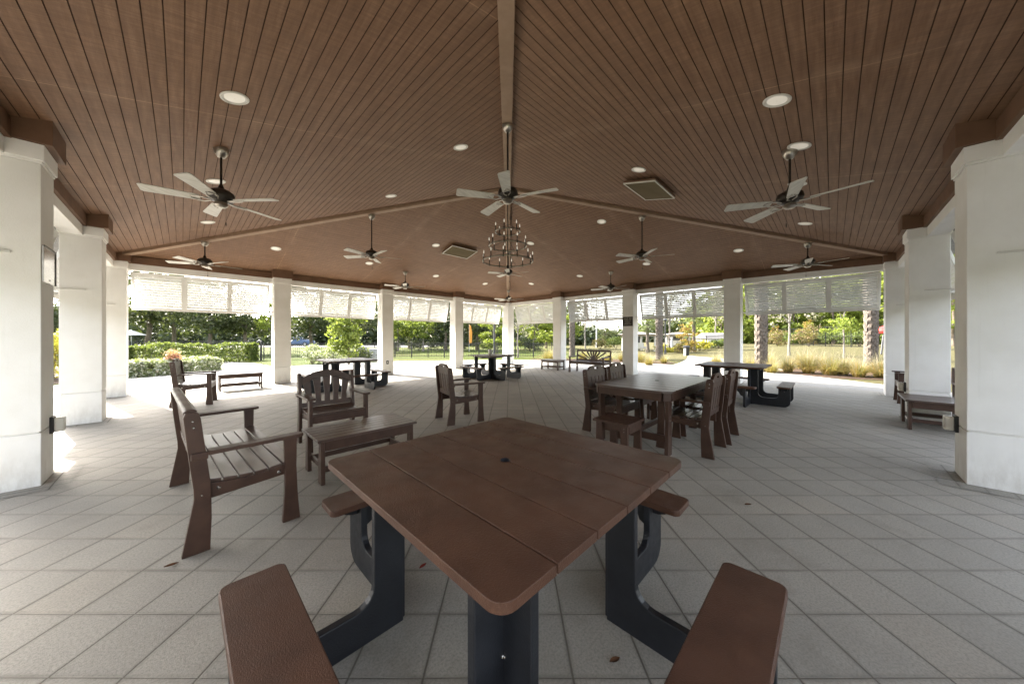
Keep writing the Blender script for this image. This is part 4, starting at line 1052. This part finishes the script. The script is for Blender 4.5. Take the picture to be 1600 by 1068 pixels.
tree('oak', 'leafy tree behind the large tan grass clump', P(853, 42), 42, 2.9, 0.72)
tree('pine', 'pine left of the thick palm behind the sunburst bench', P(876, 40), 40, 0.9, 0.95)
tree('bare', 'bare pale tree behind the sunburst bench', P(914, 32), 32, 1.2, 0.95)
tree('oak', 'low distant tree right of the flag pole', P(946, 48), 48, 0.3, 0.34)
tree('dark', 'low dark distant tree under the open sky', P(930, 60), 60, 2.1, 0.42)
tree('bare', 'bare tree between the palm and the pool cabana', P(1046, 34), 34, 3.0, 0.95)
tree('pine', 'pine tree behind the garden path', P(1090, 52), 52, 2.8, 0.7)
tree('bare', 'bare tree right of the garden path', P(1118, 42), 42, 0.5, 1.0)
tree('pine', 'pine just left of the right centre column', P(1127, 47), 47, 4.0, 0.8)
PN = [(1158,44,0.85,'pine right of the right centre column'),(1178,50,1.05,'tall pine behind the left palm trunk'),(1207,47,0.95,'pine just right of the left palm trunk'),
      (1240,45,0.95,'pine behind the slender pale trunk'),(1272,48,1.1,'tall pine above the orange shrubs'),(1302,43,0.9,'pine behind the tall fence'),
      (1332,45,1.0,'pine behind the small staked tree'),(1356,42,0.95,'pine behind the right palm trunk'),(1386,40,0.9,'pine behind the red play equipment'),
      (1425,38,0.95,'pine hidden mostly by the right corner column'),(1490,33,0.9,'pine glimpsed between the nearest right columns')]
for i, (p, n, s_, lab) in enumerate(PN): tree('pine', lab, P(p, n), n, i*1.7, s_)
tree('bare', 'slender pale trunk standing in the grass bed', P(1233, 22), 22, 2.0, 0.8)
tree('slim', 'small tree with a straight trunk left of the right palm', P(1318, 20), 20, 1.0, 0.68)
tree('autumn', 'orange autumn tree in front of the pines', P(1265, 36), 36, 0.0, 0.66)
tree('autumn', 'orange autumn tree beside the slender pale trunk', P(1213, 38), 38, 2.0, 0.5)
tree('autumn', 'thin orange tree by the rubbish bin on the path', P(1076, 27), 27, 1.0, 0.62)

# palms
def make_palm(label, h, r, seed, loc, boots=True):
    g = np.random.default_rng(seed); t = thing('palm_tree', label, 'palm', loc, 0, 'palm trees by the pavilion')
    m = MB(); k = 14
    m.tube([(g.normal()*0.015, g.normal()*0.015, -0.1 + (h+0.1)*i/k) for i in range(k+1)], [r*(1.12 - 0.25*min(1, i/4) + (0.16 if i > 9 else 0.05*g.random())) for i in range(k+1)], 14)
    if boots:
        nrow = int(h/0.14)
        for i in range(nrow):
            for j in range(7):
                a = 2*PI*(j + 0.5*(i % 2))/7 + g.normal()*0.05; z = 0.35 + i*0.14; f = min(1, max(0.25, (z - 0.3)/1.0))
                ca, sa = math.cos(a), math.sin(a); ta = (-sa, ca)
                rr_ = r*(0.98 if z < h*0.64 else 1.08); w_ = r*0.30
                b0 = Vector((rr_*ca, rr_*sa, z)); out = Vector((ca, sa, 0)); tv = Vector((ta[0], ta[1], 0))
                tip = b0 + out*(0.020*f) + Vector((0,0,0.19)); sgn = 1 if (i+j) % 2 else -1
                m.add([b0 - tv*w_, b0 + tv*w_, tip + tv*(w_*0.40 + sgn*w_*1.2), tip - tv*(w_*0.40 - sgn*w_*1.2), b0 - tv*w_ - out*0.05 + Vector((0,0,0.15)), b0 + tv*w_ - out*0.05 + Vector((0,0,0.15))],
                      [(0,1,2,3), (3,2,5,4), (0,3,4), (1,5,2)])
    m.build('trunk', M['palmbark'], t, smooth=True)
    m = MB()
    for i in range(34):
        a = 2.4*i; el = R(75 - 120*(i/33)); ln = 1.15*r/0.2*(0.85+0.3*g.random())
        dirv = Vector((math.cos(a)*math.cos(el), math.sin(a)*math.cos(el), math.sin(el)))
        p0 = Vector((0,0,h)); p1 = p0 + dirv*ln*0.7; side = dirv.cross(Vector((0,0,1))).normalized(); upv = side.cross(dirv).normalized()
        m.tube([p0, p0 + dirv*ln*0.4, p1], [0.02, 0.015, 0.008], 5)
        nl = 17
        for q in range(nl):
            fa = R(-105 + 210*q/(nl-1)); ld = (dirv*math.cos(fa) + side*math.sin(fa)).normalized(); ll = ln*0.62*(0.75 + 0.25*math.cos(fa))
            mid = p1 + ld*ll*0.55 + upv*0.02; end = p1 + ld*ll + Vector((0,0,-0.22*ll)); wv = ld.cross(upv).normalized()*0.028*r/0.2
            m.add([p1, mid - wv, end, mid + wv], [(0,1,2,3)])
    m.build('crown', M['frond'], t)
    return t
make_palm('thick palm trunk with criss cross boots, right of the right centre column', 4.6, 0.205, 5, at(P(1189,13.2), 13.2))
make_palm('thick palm trunk close to the right corner column', 4.9, 0.20, 6, at(P(1361,13.4), 13.4))
make_palm('thick palm trunk behind the sunburst bench', 5.2, 0.20, 7, at(P(894,23), 23))
make_palm('thick palm trunk behind the big grass clump, left of the path', 6.4, 0.21, 8, at(P(1030,21), 21))
make_palm('short palm with a full green crown left of the big palm trunk', 2.6, 0.15, 9, at(P(1012,30), 30), False)
make_palm('short palm with a full green crown over the garden path', 3.0, 0.15, 10, at(P(1084,29), 29), False)

# ornamental grass clumps
def make_grass(label, seed, h=0.85, n=520, loc=(0,0,0)):
    g = np.random.default_rng(seed); t = thing('grass_clump', label, 'grass clump', loc, 0, 'ornamental grass clumps in the beds')
    def blades(cnt, hh, wd, spread, droop, z0):
        V = []; F = []
        for i in range(cnt):
            a = g.random()*2*PI; r0 = 0.16*math.sqrt(g.random()); le = hh*(0.55+0.5*g.random()); out = spread*(0.1 + 0.9*g.random()**1.3)
            p = np.array([r0*math.cos(a), r0*math.sin(a), 0.0]); a2 = a + g.normal()*0.5; d = np.array([math.cos(a2), math.sin(a2), 0]); s_ = np.array([-d[1], d[0], 0])
            base = len(V)
            for k in range(5):
                u = k/4; q = p + d*out*le*u**1.6 + np.array([0, 0, le*(u - droop*out*u**2.6)])
                w_ = wd*(1 - 0.85*u); V.append(q - s_*w_); V.append(q + s_*w_)
            for k in range(4): F.append([base+2*k, base+2*k+1, base+2*k+3, base+2*k+2])
        return V, F
    m = MB(); V, F = blades(n, h*0.86, 0.0065, 1.25, 0.66, 0); m.add(V, F); m.build('blades', M['blade_grass'], t)
    m = MB(); V, F = blades(n//4, h*1.25, 0.006, 0.85, 0.42, 0); m.add(V, F); m.build('plumes', M['plume'], t)
    return t
GC = [ # bearing, metres ahead, scale, label
 (1022,16.6,1.12,'big tan grass clump left of the garden path mouth'),(1003,17.6,1.0,'tan grass clump against the column with the black notice'),(1043,17.8,0.85,'low grass clump at the left edge of the path'),
 (853,18.6,1.15,'big tan grass clump left of the small far coffee table'),(866,19.6,0.95,'tan grass clump behind the small far coffee table'),
 (908,19.3,0.95,'tan grass clump behind the left end of the sunburst bench'),(929,19.8,0.9,'tan grass clump behind the middle of the sunburst bench'),(957,18.4,1.15,'tan grass clump right of the sunburst bench'),(975,19.2,0.9,'tan grass clump just left of the notice column'),
 (1121,16.2,0.95,'green grass clump left of the right centre column'),(1134,17.2,0.9,'grass clump hidden partly by the right centre column'),
 (1182,13.1,1.0,'grass clump at the foot of the left palm trunk'),(1213,12.9,1.05,'grass clump right of the left palm trunk'),(1236,12.5,1.0,'grass clump before the slender pale trunk'),
 (1262,12.2,1.0,'grass clump in the middle of the right bed'),(1290,12.0,1.08,'bright grass clump right of the bed middle'),(1318,11.7,1.0,'grass clump before the small straight trunk'),
 (1345,11.4,1.0,'grass clump left of the right palm trunk'),(1372,11.1,1.02,'straw coloured grass clump beside the right corner column'),(1400,10.7,1.0,'grass clump behind the right corner column'),
 (1200,14.6,1.05,'rear grass clump behind the left palm'),(1250,14.4,1.1,'rear grass clump behind the bed middle'),(1282,14.0,1.1,'rear grass clump left of the straight trunk'),(1335,13.6,1.1,'rear grass clump near the right palm'),(1378,13.0,1.1,'rear grass clump right of the right palm')]
G0 = [make_grass(GC[k][3], 100+k, 0.80 + 0.04*k) for k in range(3)]
for i, (p, n, s_, lab) in enumerate(GC):
    o = G0[i] if i < 3 else dup(G0[i % 3], lab)
    jx = math.sin(i*12.9898)*43758.5453 % 1.0; jy = math.sin(i*78.233)*12543.21 % 1.0
    n += (jx-0.5)*0.9; o.location = at(P(p, n) + (jy-0.5)*0.5, n); o.rotation_euler = (0.05*(jx-0.5), 0.05*(jy-0.5), i*1.3); k_ = s_*(0.78 + 0.36*jy); o.scale = (k_*1.02, k_*0.96, k_*(0.86 + 0.2*jx))

# hedge, bedding and shrubs
def box_pts(g, lx, ly, h, n):
    p = g.random((n,3)); f = g.integers(0, 5, n)
    q = np.stack([(p[:,0]-0.5)*lx, (p[:,1]-0.5)*ly, p[:,2]*h], 1)
    j = g.normal(size=n)*0.05
    q[f==0,0] = -lx/2 + j[f==0]; q[f==1,0] = lx/2 + j[f==1]; q[f==2,1] = -ly/2 + j[f==2]; q[f==3,1] = ly/2 + j[f==3]; q[f>=4,2] = h + j[f>=4]*0.8
    ph = g.random(6)*6
    q[:,2] *= 1 + 0.06*np.sin(q[:,0]*1.7 + ph[0]) + 0.05*np.sin(q[:,0]*4.3 + ph[1])
    q[:,1] += 0.06*np.sin(q[:,0]*2.6 + ph[2]) + 0.05*np.sin(q[:,0]*5.1 + q[:,2]*3 + ph[3])
    keep = np.sin(q[:,0]*7 + ph[4])*np.sin(q[:,2]*6 + q[:,1]*5 + ph[5]) < 0.72; q = q[keep]
    return q
def between(p0, p1):
    a, b_ = Vector(site(*p0)), Vector(site(*p1)); c = (a+b_)/2; d = b_-a
    return (c.x, c.y, -0.03), d.length, math.atan2(d.y, d.x)
def hedge(name, label, p0, p1, wd, h, mat, n, ls, seed, core=True, cat='hedge'):
    loc, ln, rz = between(p0, p1); t = thing(name, label, cat, loc, rz)
    g = np.random.default_rng(seed)
    leaf_object('foliage', mat, box_pts(g, ln, wd, h, n), ls, seed, t)
    m = MB()
    for k in range(int(ln/0.35)):
        x = -ln/2 + 0.2 + k*0.35
        for y in (-wd*0.25, wd*0.2):
            m.tube([(x + g.normal()*0.05, y, -0.05), (x + g.normal()*0.08, y + g.normal()*0.08, h*0.85)], [0.018, 0.008], 5)
    m.build('stems', M['bark'], t)
    return t
hedge('clipped_hedge', 'long clipped green hedge behind the white blooms at the left', (P(196,14.6),14.6), (P(392,19.6),19.6), 0.9, 0.98, M['leaf_hedge'], 15000, 0.055, 201)
hedge('bedding_plants', 'low bed of white blooming plants left of the sunlit chair', (P(196,11.3),11.3), (P(268,12.3),12.3), 0.9, 0.52, M['leaf_pale'], 7000, 0.05, 202, cat='bedding plants')
hedge('bedding_plants', 'low white blooms right behind the sunlit chair', (P(282,12.5),12.5), (P(330,13.8),13.8), 0.8, 0.50, M['leaf_pale'], 4200, 0.05, 203, cat='bedding plants')
def bush(name, label, p, n, w_, h, mat, cnt, ls, seed, cat='shrub', group=None, z0=0.0):
    g = np.random.default_rng(seed); t = thing(name, label, cat, at(P(p, n), n), 0, group)
    bl = [(g.normal()*w_*0.2, g.normal()*w_*0.2, z0 + (h-z0)*(0.25+0.5*g.random()), w_*(0.22+0.1*g.random()), (h-z0)*(0.22+0.12*g.random())) for _ in range(7)]
    pts = blob_points(g, bl, cnt); pts[:,2] = np.maximum(pts[:,2], 0.02)
    leaf_object('foliage', mat, pts, ls, seed, t)
    m = MB()
    for k in range(6): m.tube([(g.normal()*0.05, g.normal()*0.05, -0.05), (g.normal()*w_*0.12, g.normal()*w_*0.12, z0 + (h-z0)*0.5)], [0.02, 0.008], 5)
    m.build('stems', M['bark'], t)
    return t
bush('flowering_plant', 'plant with pink flower head behind the back of the sunlit chair', 272, 12.2, 0.34, 0.92, M['leaf_pink'], 420, 0.05, 210, 'flowering plant', None, 0.45)
bush('yellow_shrub', 'bright yellow shrub between the two nearest left columns', 80, 11.0, 1.7, 1.65, M['leaf_yellow'], 2600, 0.055, 211)
SB = [(487,17.2,0.9,1.0,'leaf_pale','white flowering shrub on the lawn, left one'),(514,17.0,1.2,0.95,'leaf_pale','rounded white flowering shrub beside the young tree'),(562,18.0,1.1,0.75,'leaf_dark','dark low shrub between the young tree and grey boxes'),
      (620,34,2.6,1.5,'leaf_dark','dark shrub under the left pale lawn tree'),(655,35,3.0,1.4,'leaf_dark','dark shrub under the right pale lawn tree'),(684,36,2.8,1.9,'leaf_dark','dark shrub beside the fourth column'),
      (722,35,2.6,1.6,'leaf_dark','dark shrub left of the orange banner'),(745,36,2.6,1.3,'leaf_oak','grey green shrub right of the orange banner'),(776,37,2.4,1.4,'leaf_dark','dark shrub behind the lamp post'),
      (828,33,2.4,1.7,'leaf_dark','dark shrub behind the bare thin tree'),(1215,33,2.2,2.0,'leaf_rust','rusty shrub behind the left palm trunk'),(1263,31,2.4,2.1,'leaf_rust','rusty shrub in front of the fence'),
      (1240,36,2.4,1.7,'leaf_hedge','green shrub between the two rusty shrubs'),(1300,33,2.6,1.9,'leaf_hedge','green shrub behind the tall fence'),(1342,31,2.4,1.7,'leaf_hedge','green shrub left of the right palm'),
      (1060,28,1.6,0.9,'leaf_rust','rusty low shrub left of the rubbish bin'),(1093,30,2.0,0.9,'leaf_yellow','yellow green shrub right of the path end'),(1122,31,2.0,0.9,'leaf_hedge','green shrub before the low cabana roof'),
      (1035,30,1.8,0.8,'leaf_yellow','yellowish low shrub behind the big grass clump'),(938,40,3.0,1.3,'leaf_rust','brown shrub mass behind the sunburst bench'),(962,38,2.6,1.6,'leaf_hedge','green shrub mass left of the notice column')]
for i, (p, n, w_, h, mt, lab) in enumerate(SB): bush('shrub', lab, p, n, w_, h, M[mt], 1300 if n > 20 else 1900, 0.075 if n > 20 else 0.045, 300+i, 'shrub', 'shrubs in the grounds')

# far wood that closes the view
def wood(name, label, mat, lo, hi, cnt, seed, d0, d1, ls):
    g = np.random.default_rng(seed); P_ = []
    pro = [(-2600,9),(150,8.5),(300,6.5),(400,4.2),(440,6.5),(560,7.5),(700,7.0),(790,8.5),(880,8.0),(905,3.6),(945,2.4),(985,3.2),(1010,5.0),(1060,6.0),(1120,8.5),(1200,12),(1400,13),(2600,13)]
    for k in range(cnt):
        b_ = lo + (hi-lo)*g.random(); n = d0 + (d1-d0)*g.random(); h = np.interp(b_, [q[0] for q in pro], [q[1] for q in pro])*(0.6+0.5*g.random())
        e = (b_-796.6)/508*n
        x, y = site(e, n); c = np.array([x, y, 0]); m = 40
        P_.append(c + np.stack([g.normal(size=m)*1.2, g.normal(size=m)*1.2, h*g.random(m)], 1))
    o = leaf_object(name, mat, np.concatenate(P_), ls, seed+1, None)
    tag(o, label, 'wood', kind='stuff')
wood('far_wood', 'dense dark green wood closing the view at the left and middle', M['leaf_dark'], -1400, 1140, 2600, 77, 58, 76, 0.45)
wood('far_pines', 'dense bright green pine wood closing the view at the right', M['leaf_pine'], 1090, 2600, 1800, 79, 46, 60, 0.36)

def wood_and_light_screen():
    g = np.random.default_rng(91); P_ = []
    for k in range(620):
        x, y = -15 - 9*g.random(), -14 + 42*g.random(); h = 7.5*(0.6 + 0.5*g.random()); m = 44
        if y > 13 and x > -19: continue
        P_.append(np.array([x, y, 0]) + np.stack([g.normal(size=m)*0.9, g.normal(size=m)*0.9, h*g.random(m)], 1))
    for k in range(900):  # unseen belt behind the camera, added to block horizon glare and reflections
        a = R(-175 + 125*g.random()) if k % 2 else R(150 + 90*g.random()); rd = 38 + 9*g.random(); h = 6.5*(0.6 + 0.5*g.random()); m = 44
        x, y = CX + rd*math.cos(a), CX + rd*math.sin(a)
        P_.append(np.array([x, y, 0]) + np.stack([g.normal(size=m)*1.1, g.normal(size=m)*1.1, h*g.random(m)], 1))
    o = leaf_object('wood_and_light_screen', M['leaf_oak'], np.concatenate(P_), 0.30, 92, None)
    tag(o, 'dense leafy thicket seen through the gap between the nearest left columns, with an added unseen belt that blocks light', 'wood', kind='stuff')
wood_and_light_screen()

# ------------------------------------------------------------------ fences, poles, boxes, cabanas, vehicles
def fence(name, label, pts, h, step, rails, picket, mat, cat='fence', r=0.025):
    t = thing(name, label, cat, (*site(*pts[0]), 0)); o0 = Vector(t.location)
    W_ = [Vector((*site(*p), gz(*p))) - o0 for p in pts]
    m = MB(); mp = MB()
    for a, b_ in zip(W_, W_[1:]):
        d = b_ - a; ln = d.length; k = max(1, round(ln/step))
        for i in range(k + 1):
            q = a + d*(i/k)
            if i < k or b_ is W_[-1]:
                pm = MB(); pm.box(q.x-r, q.x+r, q.y-r, q.y+r, q.z-0.05, q.z+h+0.03); pm.lathe([(r*1.3, q.z+h+0.03),(r*1.3, q.z+h+0.045),(0.005, q.z+h+0.07)], 4, (q.x, q.y)); pm.build('post', mat, t)
        for z in rails: m.bar(a + Vector((0,0,z)), b_ + Vector((0,0,z)), 0.022, 0.03)
        if picket:
            n = int(ln/picket)
            for i in range(n): 
                q = a + d*((i+0.5)/n); mp.box(q.x-0.007, q.x+0.007, q.y-0.007, q.y+0.007, q.z+0.05, q.z+h-0.02)
    m.build('rails', mat, t)
    if picket: mp.build('pickets', mat, t)
    return t
fence('metal_fence', 'low black metal fence across the lawn behind the picnic tables', [(P(412,20.2),20.2), (P(520,21.6),21.6), (P(617,22.4),22.4), (P(720,22.6),22.6), (P(862,22.6),22.6)], 1.0, 1.2, (0.12, 0.90, 1.0), 0.115, M['blackmetal'])
fence('metal_fence', 'black metal fence running along behind the clipped hedge', [(P(150,20.5),20.5), (P(300,21.5),21.5), (P(396,21.2),21.2)], 1.15, 1.8, (0.12, 1.05, 1.15), 0.115, M['blackmetal'])
def gate_post(label, p, n):
    t = thing('gate_post', label, 'gate post', at(P(p, n), n), 0, 'twin gate posts at the end of the hedge'); m = MB(); m.box(-0.05, 0.05, -0.05, 0.05, -0.05, 1.12); m.build('post', M['blackmetal'], t)
    m = MB(); m.lathe([(0.075,1.121),(0.075,1.14),(0.01,1.19)], 4); m.build('cap', M['blackmetal'], t)
gate_post('left one of the twin black gate posts at the hedge end', 402.5, 19.8); gate_post('right one of the twin black gate posts at the hedge end', 407.8, 19.7)
fence('mesh_fence', 'tall black mesh fence on the rise before the pines', [(P(1196,43),43), (P(1240,38),38), (P(1290,31),31), (P(1330,28.5),28.5), (P(1395,26.5),26.5), (P(1500,24),24)], 1.85, 2.6, (0.05, 0.95, 1.85), 0.16, M['blackmetal'], r=0.03)
fence('metal_fence', 'thin black fence around the pool behind the garden path', [(P(1046,30),30), (P(1074,31),31), (P(1104,31.5),31.5), (P(1142,31),31)], 1.2, 2.0, (0.1, 1.1, 1.2), 0.12, M['blackmetal'])

def lamp(label, p, n, h, mat, r=0.05):
    t = thing('lamp_post', label, 'lamp post', at(P(p, n), n)); m = MB(); m.lathe([(r*2,-0.05),(r*2,0.3),(r*1.1,0.4),(r,h)], 12); m.build('pole', mat, t, smooth=True)
    m = MB(); m.lathe([(0.04,h),(0.20,h+0.06),(0.20,h+0.10),(0.05,h+0.20)], 16); m.build('lamp_head', mat, t, smooth=True)
lamp('dark lamp post left of the far corner column', 772, 23.5, 3.9, M['blackmetal'], 0.055)
lamp('dark lamp post between the palm trunks by the path', 1039.5, 27, 2.75, M['blackmetal'])
lamp('pale distant lamp post left of the bushy young tree', 532.5, 40, 2.5, M['silver'], 0.11)
t = thing('flag_pole', 'thin tall pole rising against the open sky', 'pole', at(P(932,45), 45)); m = MB(); m.lathe([(0.10,-0.05),(0.07,3),(0.045,10.5)], 10); m.build('pole', M['silver'], t, smooth=True)
m = MB(); m.lathe([(0.02,10.5),(0.09,10.6),(0.02,10.7)], 12); m.build('finial', M['silver'], t, smooth=True)
t = thing('feather_banner', 'narrow orange feather banner before the dark shrubs', 'banner', at(P(733,32), 32)); m = MB(); m.tube([(0,0,0),(0,0,2.7)], 0.02, 6); m.build('pole', M['silver'], t)
m = MB(); rzv = Vector((EX[0], EX[1], 0))
pts_ = [rzv*(-0.02), rzv*0.26, rzv*0.30, rzv*0.16, rzv*(-0.02)]; zs_ = [0.75, 0.85, 1.9, 2.55, 2.72]; nrm = Vector((FW[0], FW[1], 0))*0.012
vs = [tuple(p + nrm + Vector((0,0,z))) for p, z in zip(pts_, zs_)] + [tuple(p - nrm + Vector((0,0,z))) for p, z in zip(pts_, zs_)]
m.add(vs, [[0,1,2,3,4],[9,8,7,6,5]] + [[i, (i+1)%5, 5+(i+1)%5, 5+i] for i in range(5)]); m.build('cloth', M['orange'], t)
def ubox(label, p, n, w_, d, h, mat):
    t = thing('utility_box', label, 'utility box', at(P(p, n), n), R(HEAD-90)); m = MB(); m.box(-w_/2, w_/2, -d/2, d/2, 0.06, h); m.build('cabinet', mat, t, bevel=0.02)
    m = MB(); m.box(-w_/2-0.08, w_/2+0.08, -d/2-0.08, d/2+0.08, -0.06, 0.059); m.build('pad', M['plaza'], t)
    m = MB(); m.box(-w_/2+0.03, -0.005, -d/2-0.012, -d/2-0.001, 0.12, h-0.06); m.box(0.005, w_/2-0.03, -d/2-0.012, -d/2-0.001, 0.12, h-0.06); m.build('door_leaves', mat, t, bevel=0.006)
    m = MB(); m.box(-w_/2-0.03, w_/2+0.03, -d/2-0.03, d/2+0.03, h+0.001, h+0.05); m.build('lid', mat, t, bevel=0.01)
ubox('tall narrow grey utility box beside the young tree', 566.5, 18.6, 0.34, 0.3, 0.82, M['grey_box'])
ubox('wide pale utility box left of the third white column', 586, 19.2, 0.5, 0.45, 0.68, M['silver'])
t = thing('rubbish_bin', 'dark rubbish bin standing on the garden path edge', 'bin', at(P(1072.5,25.0), 25.0)); m = MB(); m.lathe([(0.18,0.0),(0.23,0.62),(0.24,0.64)], 20); m.build('bin_body', M['blackmetal'], t, smooth=True)
m = MB(); m.lathe([(0.25,0.641),(0.25,0.68),(0.16,0.76),(0.02,0.78)], 20); m.build('lid', M['blackmetal'], t, smooth=True)
m = MB(); m.box(-0.45, -0.27, -0.06, 0.06, 0, 0.56); m.build('pale_side', M['cream'], t)

def cabana(label, p, n, w_, d, h, rise, rz):
    t = thing('pool_cabana', label, 'cabana', at(P(p, n), n), rz, 'cabanas by the pool'); 
    for sx in (-1, 1):
        for sy in (-1, 1):
            m = MB(); m.box(sx*(w_/2-0.12)-0.09, sx*(w_/2-0.12)+0.09, sy*(d/2-0.12)-0.09, sy*(d/2-0.12)+0.09, -0.05, h); m.build('post', M['trim'], t, bevel=0.01)
    m = MB(); m.box(-w_/2-0.08, w_/2+0.08, -d/2-0.08, d/2+0.08, h+0.001, h+0.20); m.build('beam', M['tan_wall'], t, bevel=0.01)
    m = MB(); m.box(-w_/2+0.24, w_/2-0.24, d/2-0.14, d/2-0.10, 0, h-0.01); m.build('back_screen', M['screen'], t)
    m = MB(); o_ = 0.35; m.add([(-w_/2-o_,-d/2-o_,h+0.205),(w_/2+o_,-d/2-o_,h+0.205),(w_/2+o_,d/2+o_,h+0.205),(-w_/2-o_,d/2+o_,h+0.205),(-w_*0.1,0,h+0.205+rise),(w_*0.1,0,h+0.205+rise)], [(3,2,1,0),(0,1,5,4),(1,2,5),(2,3,4,5),(3,0,4)]); m.build('roof', M['tan_wall'], t)
    m = MB(); m.box(-w_/2+0.3, w_/2-0.3, -0.2, 0.35, 0.25, 0.45); m.box(-w_/2+0.3, w_/2-0.3, 0.355, 0.5, 0.25, 0.85); m.build('day_bed', M['cream'], t, bevel=0.04)
cabana('white pool cabana left of the big palm trunk', 998, 33, 2.4, 2.4, 1.5, 0.25, R(HEAD-90+15))
cabana('white pool cabana right of the dark lamp post', 1059, 35, 1.9, 2.2, 1.25, 0.25, R(HEAD-90-12))
t = thing('garden_shed', 'low grey roofed white shed behind the right end of the path', 'shed', at(P(1113,36), 36), R(HEAD-90+8))
m = MB(); m.box(-1.3, 1.3, -0.9, 0.9, -0.05, 0.75); m.build('wall', M['trim'], t)
m = MB(); m.add([(-1.5,-1.1,0.76),(1.5,-1.1,0.76),(1.5,1.1,0.76),(-1.5,1.1,0.76),(-1.3,0,1.40),(1.3,0,1.40)], [(3,2,1,0),(0,1,5,4),(1,2,5),(2,3,4,5),(3,0,4)]); m.build('roof', M['roof_grey'], t)
m = MB(); m.box(-0.9, -0.2, -0.915, -0.901, 0.05, 0.6); m.build('window', M['screen'], t); m = MB(); m.box(0.15, 0.75, -0.915, -0.901, 0, 0.68); m.build('door', M['tan_wall'], t)

def car(label, p, n, paint, rz, group='cars in the far car park'):
    t = thing('parked_car', label, 'car', (*site(P(p, n), n), 0), rz, group)
    m = MB(); m.prism([(-2.2,0.28),(-2.25,0.75),(-2.1,0.92),(-1.45,0.98),(1.05,0.98),(2.05,0.86),(2.22,0.62),(2.2,0.28)], -0.86, 0.86, 'y'); m.prism([(-1.75,0.981),(-1.15,1.46),(0.25,1.48),(1.15,0.981)], -0.74, 0.74, 'y'); b_ = m.build('body', paint, t, bevel=0.05)
    m = MB()
    for sy in (-1, 1):
        ya, yb = sorted((sy*0.741, sy*0.75)); m.prism([(-1.5,1.03),(-1.08,1.40),(-0.42,1.42),(-0.42,1.03)], ya, yb, 'y'); m.prism([(-0.35,1.03),(-0.35,1.42),(0.2,1.42),(0.95,1.03)], ya, yb, 'y')
    m.build('side_windows', M['glass'], t)
    m = MB(); m.add([(0.30,-0.66,1.44),(0.30,0.66,1.44),(1.12,0.68,1.02),(1.12,-0.68,1.02)], [(0,1,2,3)]); o = m.build('windscreen', M['glass'], t); o.location = (0.012, 0, 0.012)
    for sx in (-1.35, 1.35):
        for sy in (-1, 1):
            Mx = Matrix.Translation((sx, sy*0.78, 0.32)) @ Matrix.Rotation(PI/2, 4, 'X'); m = MB(); m.lathe([(0.2,-0.1),(0.32,-0.1),(0.32,0.1),(0.2,0.1)], 18, M=Mx); wh = m.build('wheel', M['rubber'], t)
            m = MB(); m.lathe([(0.01,-0.11),(0.2,-0.105),(0.2,0.105),(0.01,0.11)], 14, M=Mx); m.build('rim', M['silver'], wh)
    for sy in (-1, 1):
        m = MB(); m.box(2.1, 2.2, sy*0.62-0.14, sy*0.62+0.14, 0.62, 0.76); m.build('headlight', M['silver'], t, bevel=0.02)
        m = MB(); m.box(-2.26, -2.18, sy*0.66-0.12, sy*0.66+0.12, 0.66, 0.84); m.build('tail_light', M['red'], t, bevel=0.02)
car('blue car parked behind the lawn, left of the white flowering shrubs', 466, 52, M['bluecar'], R(HEAD-90+8), None)
t = thing('market_umbrella', 'white patio umbrella beyond the hedge beside the left corner column', 'umbrella', at(P(205,24), 24)); m = MB(); m.tube([(0,0,0),(0,0,2.0)], 0.025, 8); m.build('pole', M['silver'], t)
m = MB(); m.lathe([(0.75,1.55),(0.73,1.60),(0.36,1.78),(0.03,1.92)], 8, cap=False); m.build('canopy', M['trim'], t)
t = thing('play_equipment', 'red playground climber beside the right palm trunk', 'play equipment', at(P(1383,22), 22), R(20))
m = MB(); m.tube([(-0.7,-0.4,0),(-0.1,-0.1,1.6)], 0.05, 8); m.tube([(0.7,-0.4,0),(0.1,-0.1,1.6)], 0.05, 8); m.tube([(-0.7,0.5,0),(-0.1,0.1,1.6)], 0.05, 8); m.tube([(0.7,0.5,0),(0.1,0.1,1.6)], 0.05, 8); m.build('legs', M['blackmetal'], t)
m = MB(); m.lathe([(0.02,1.35),(0.45,1.4),(0.5,1.55),(0.30,1.8),(0.02,1.9)], 16); m.build('pod', M['red'], t, smooth=True)
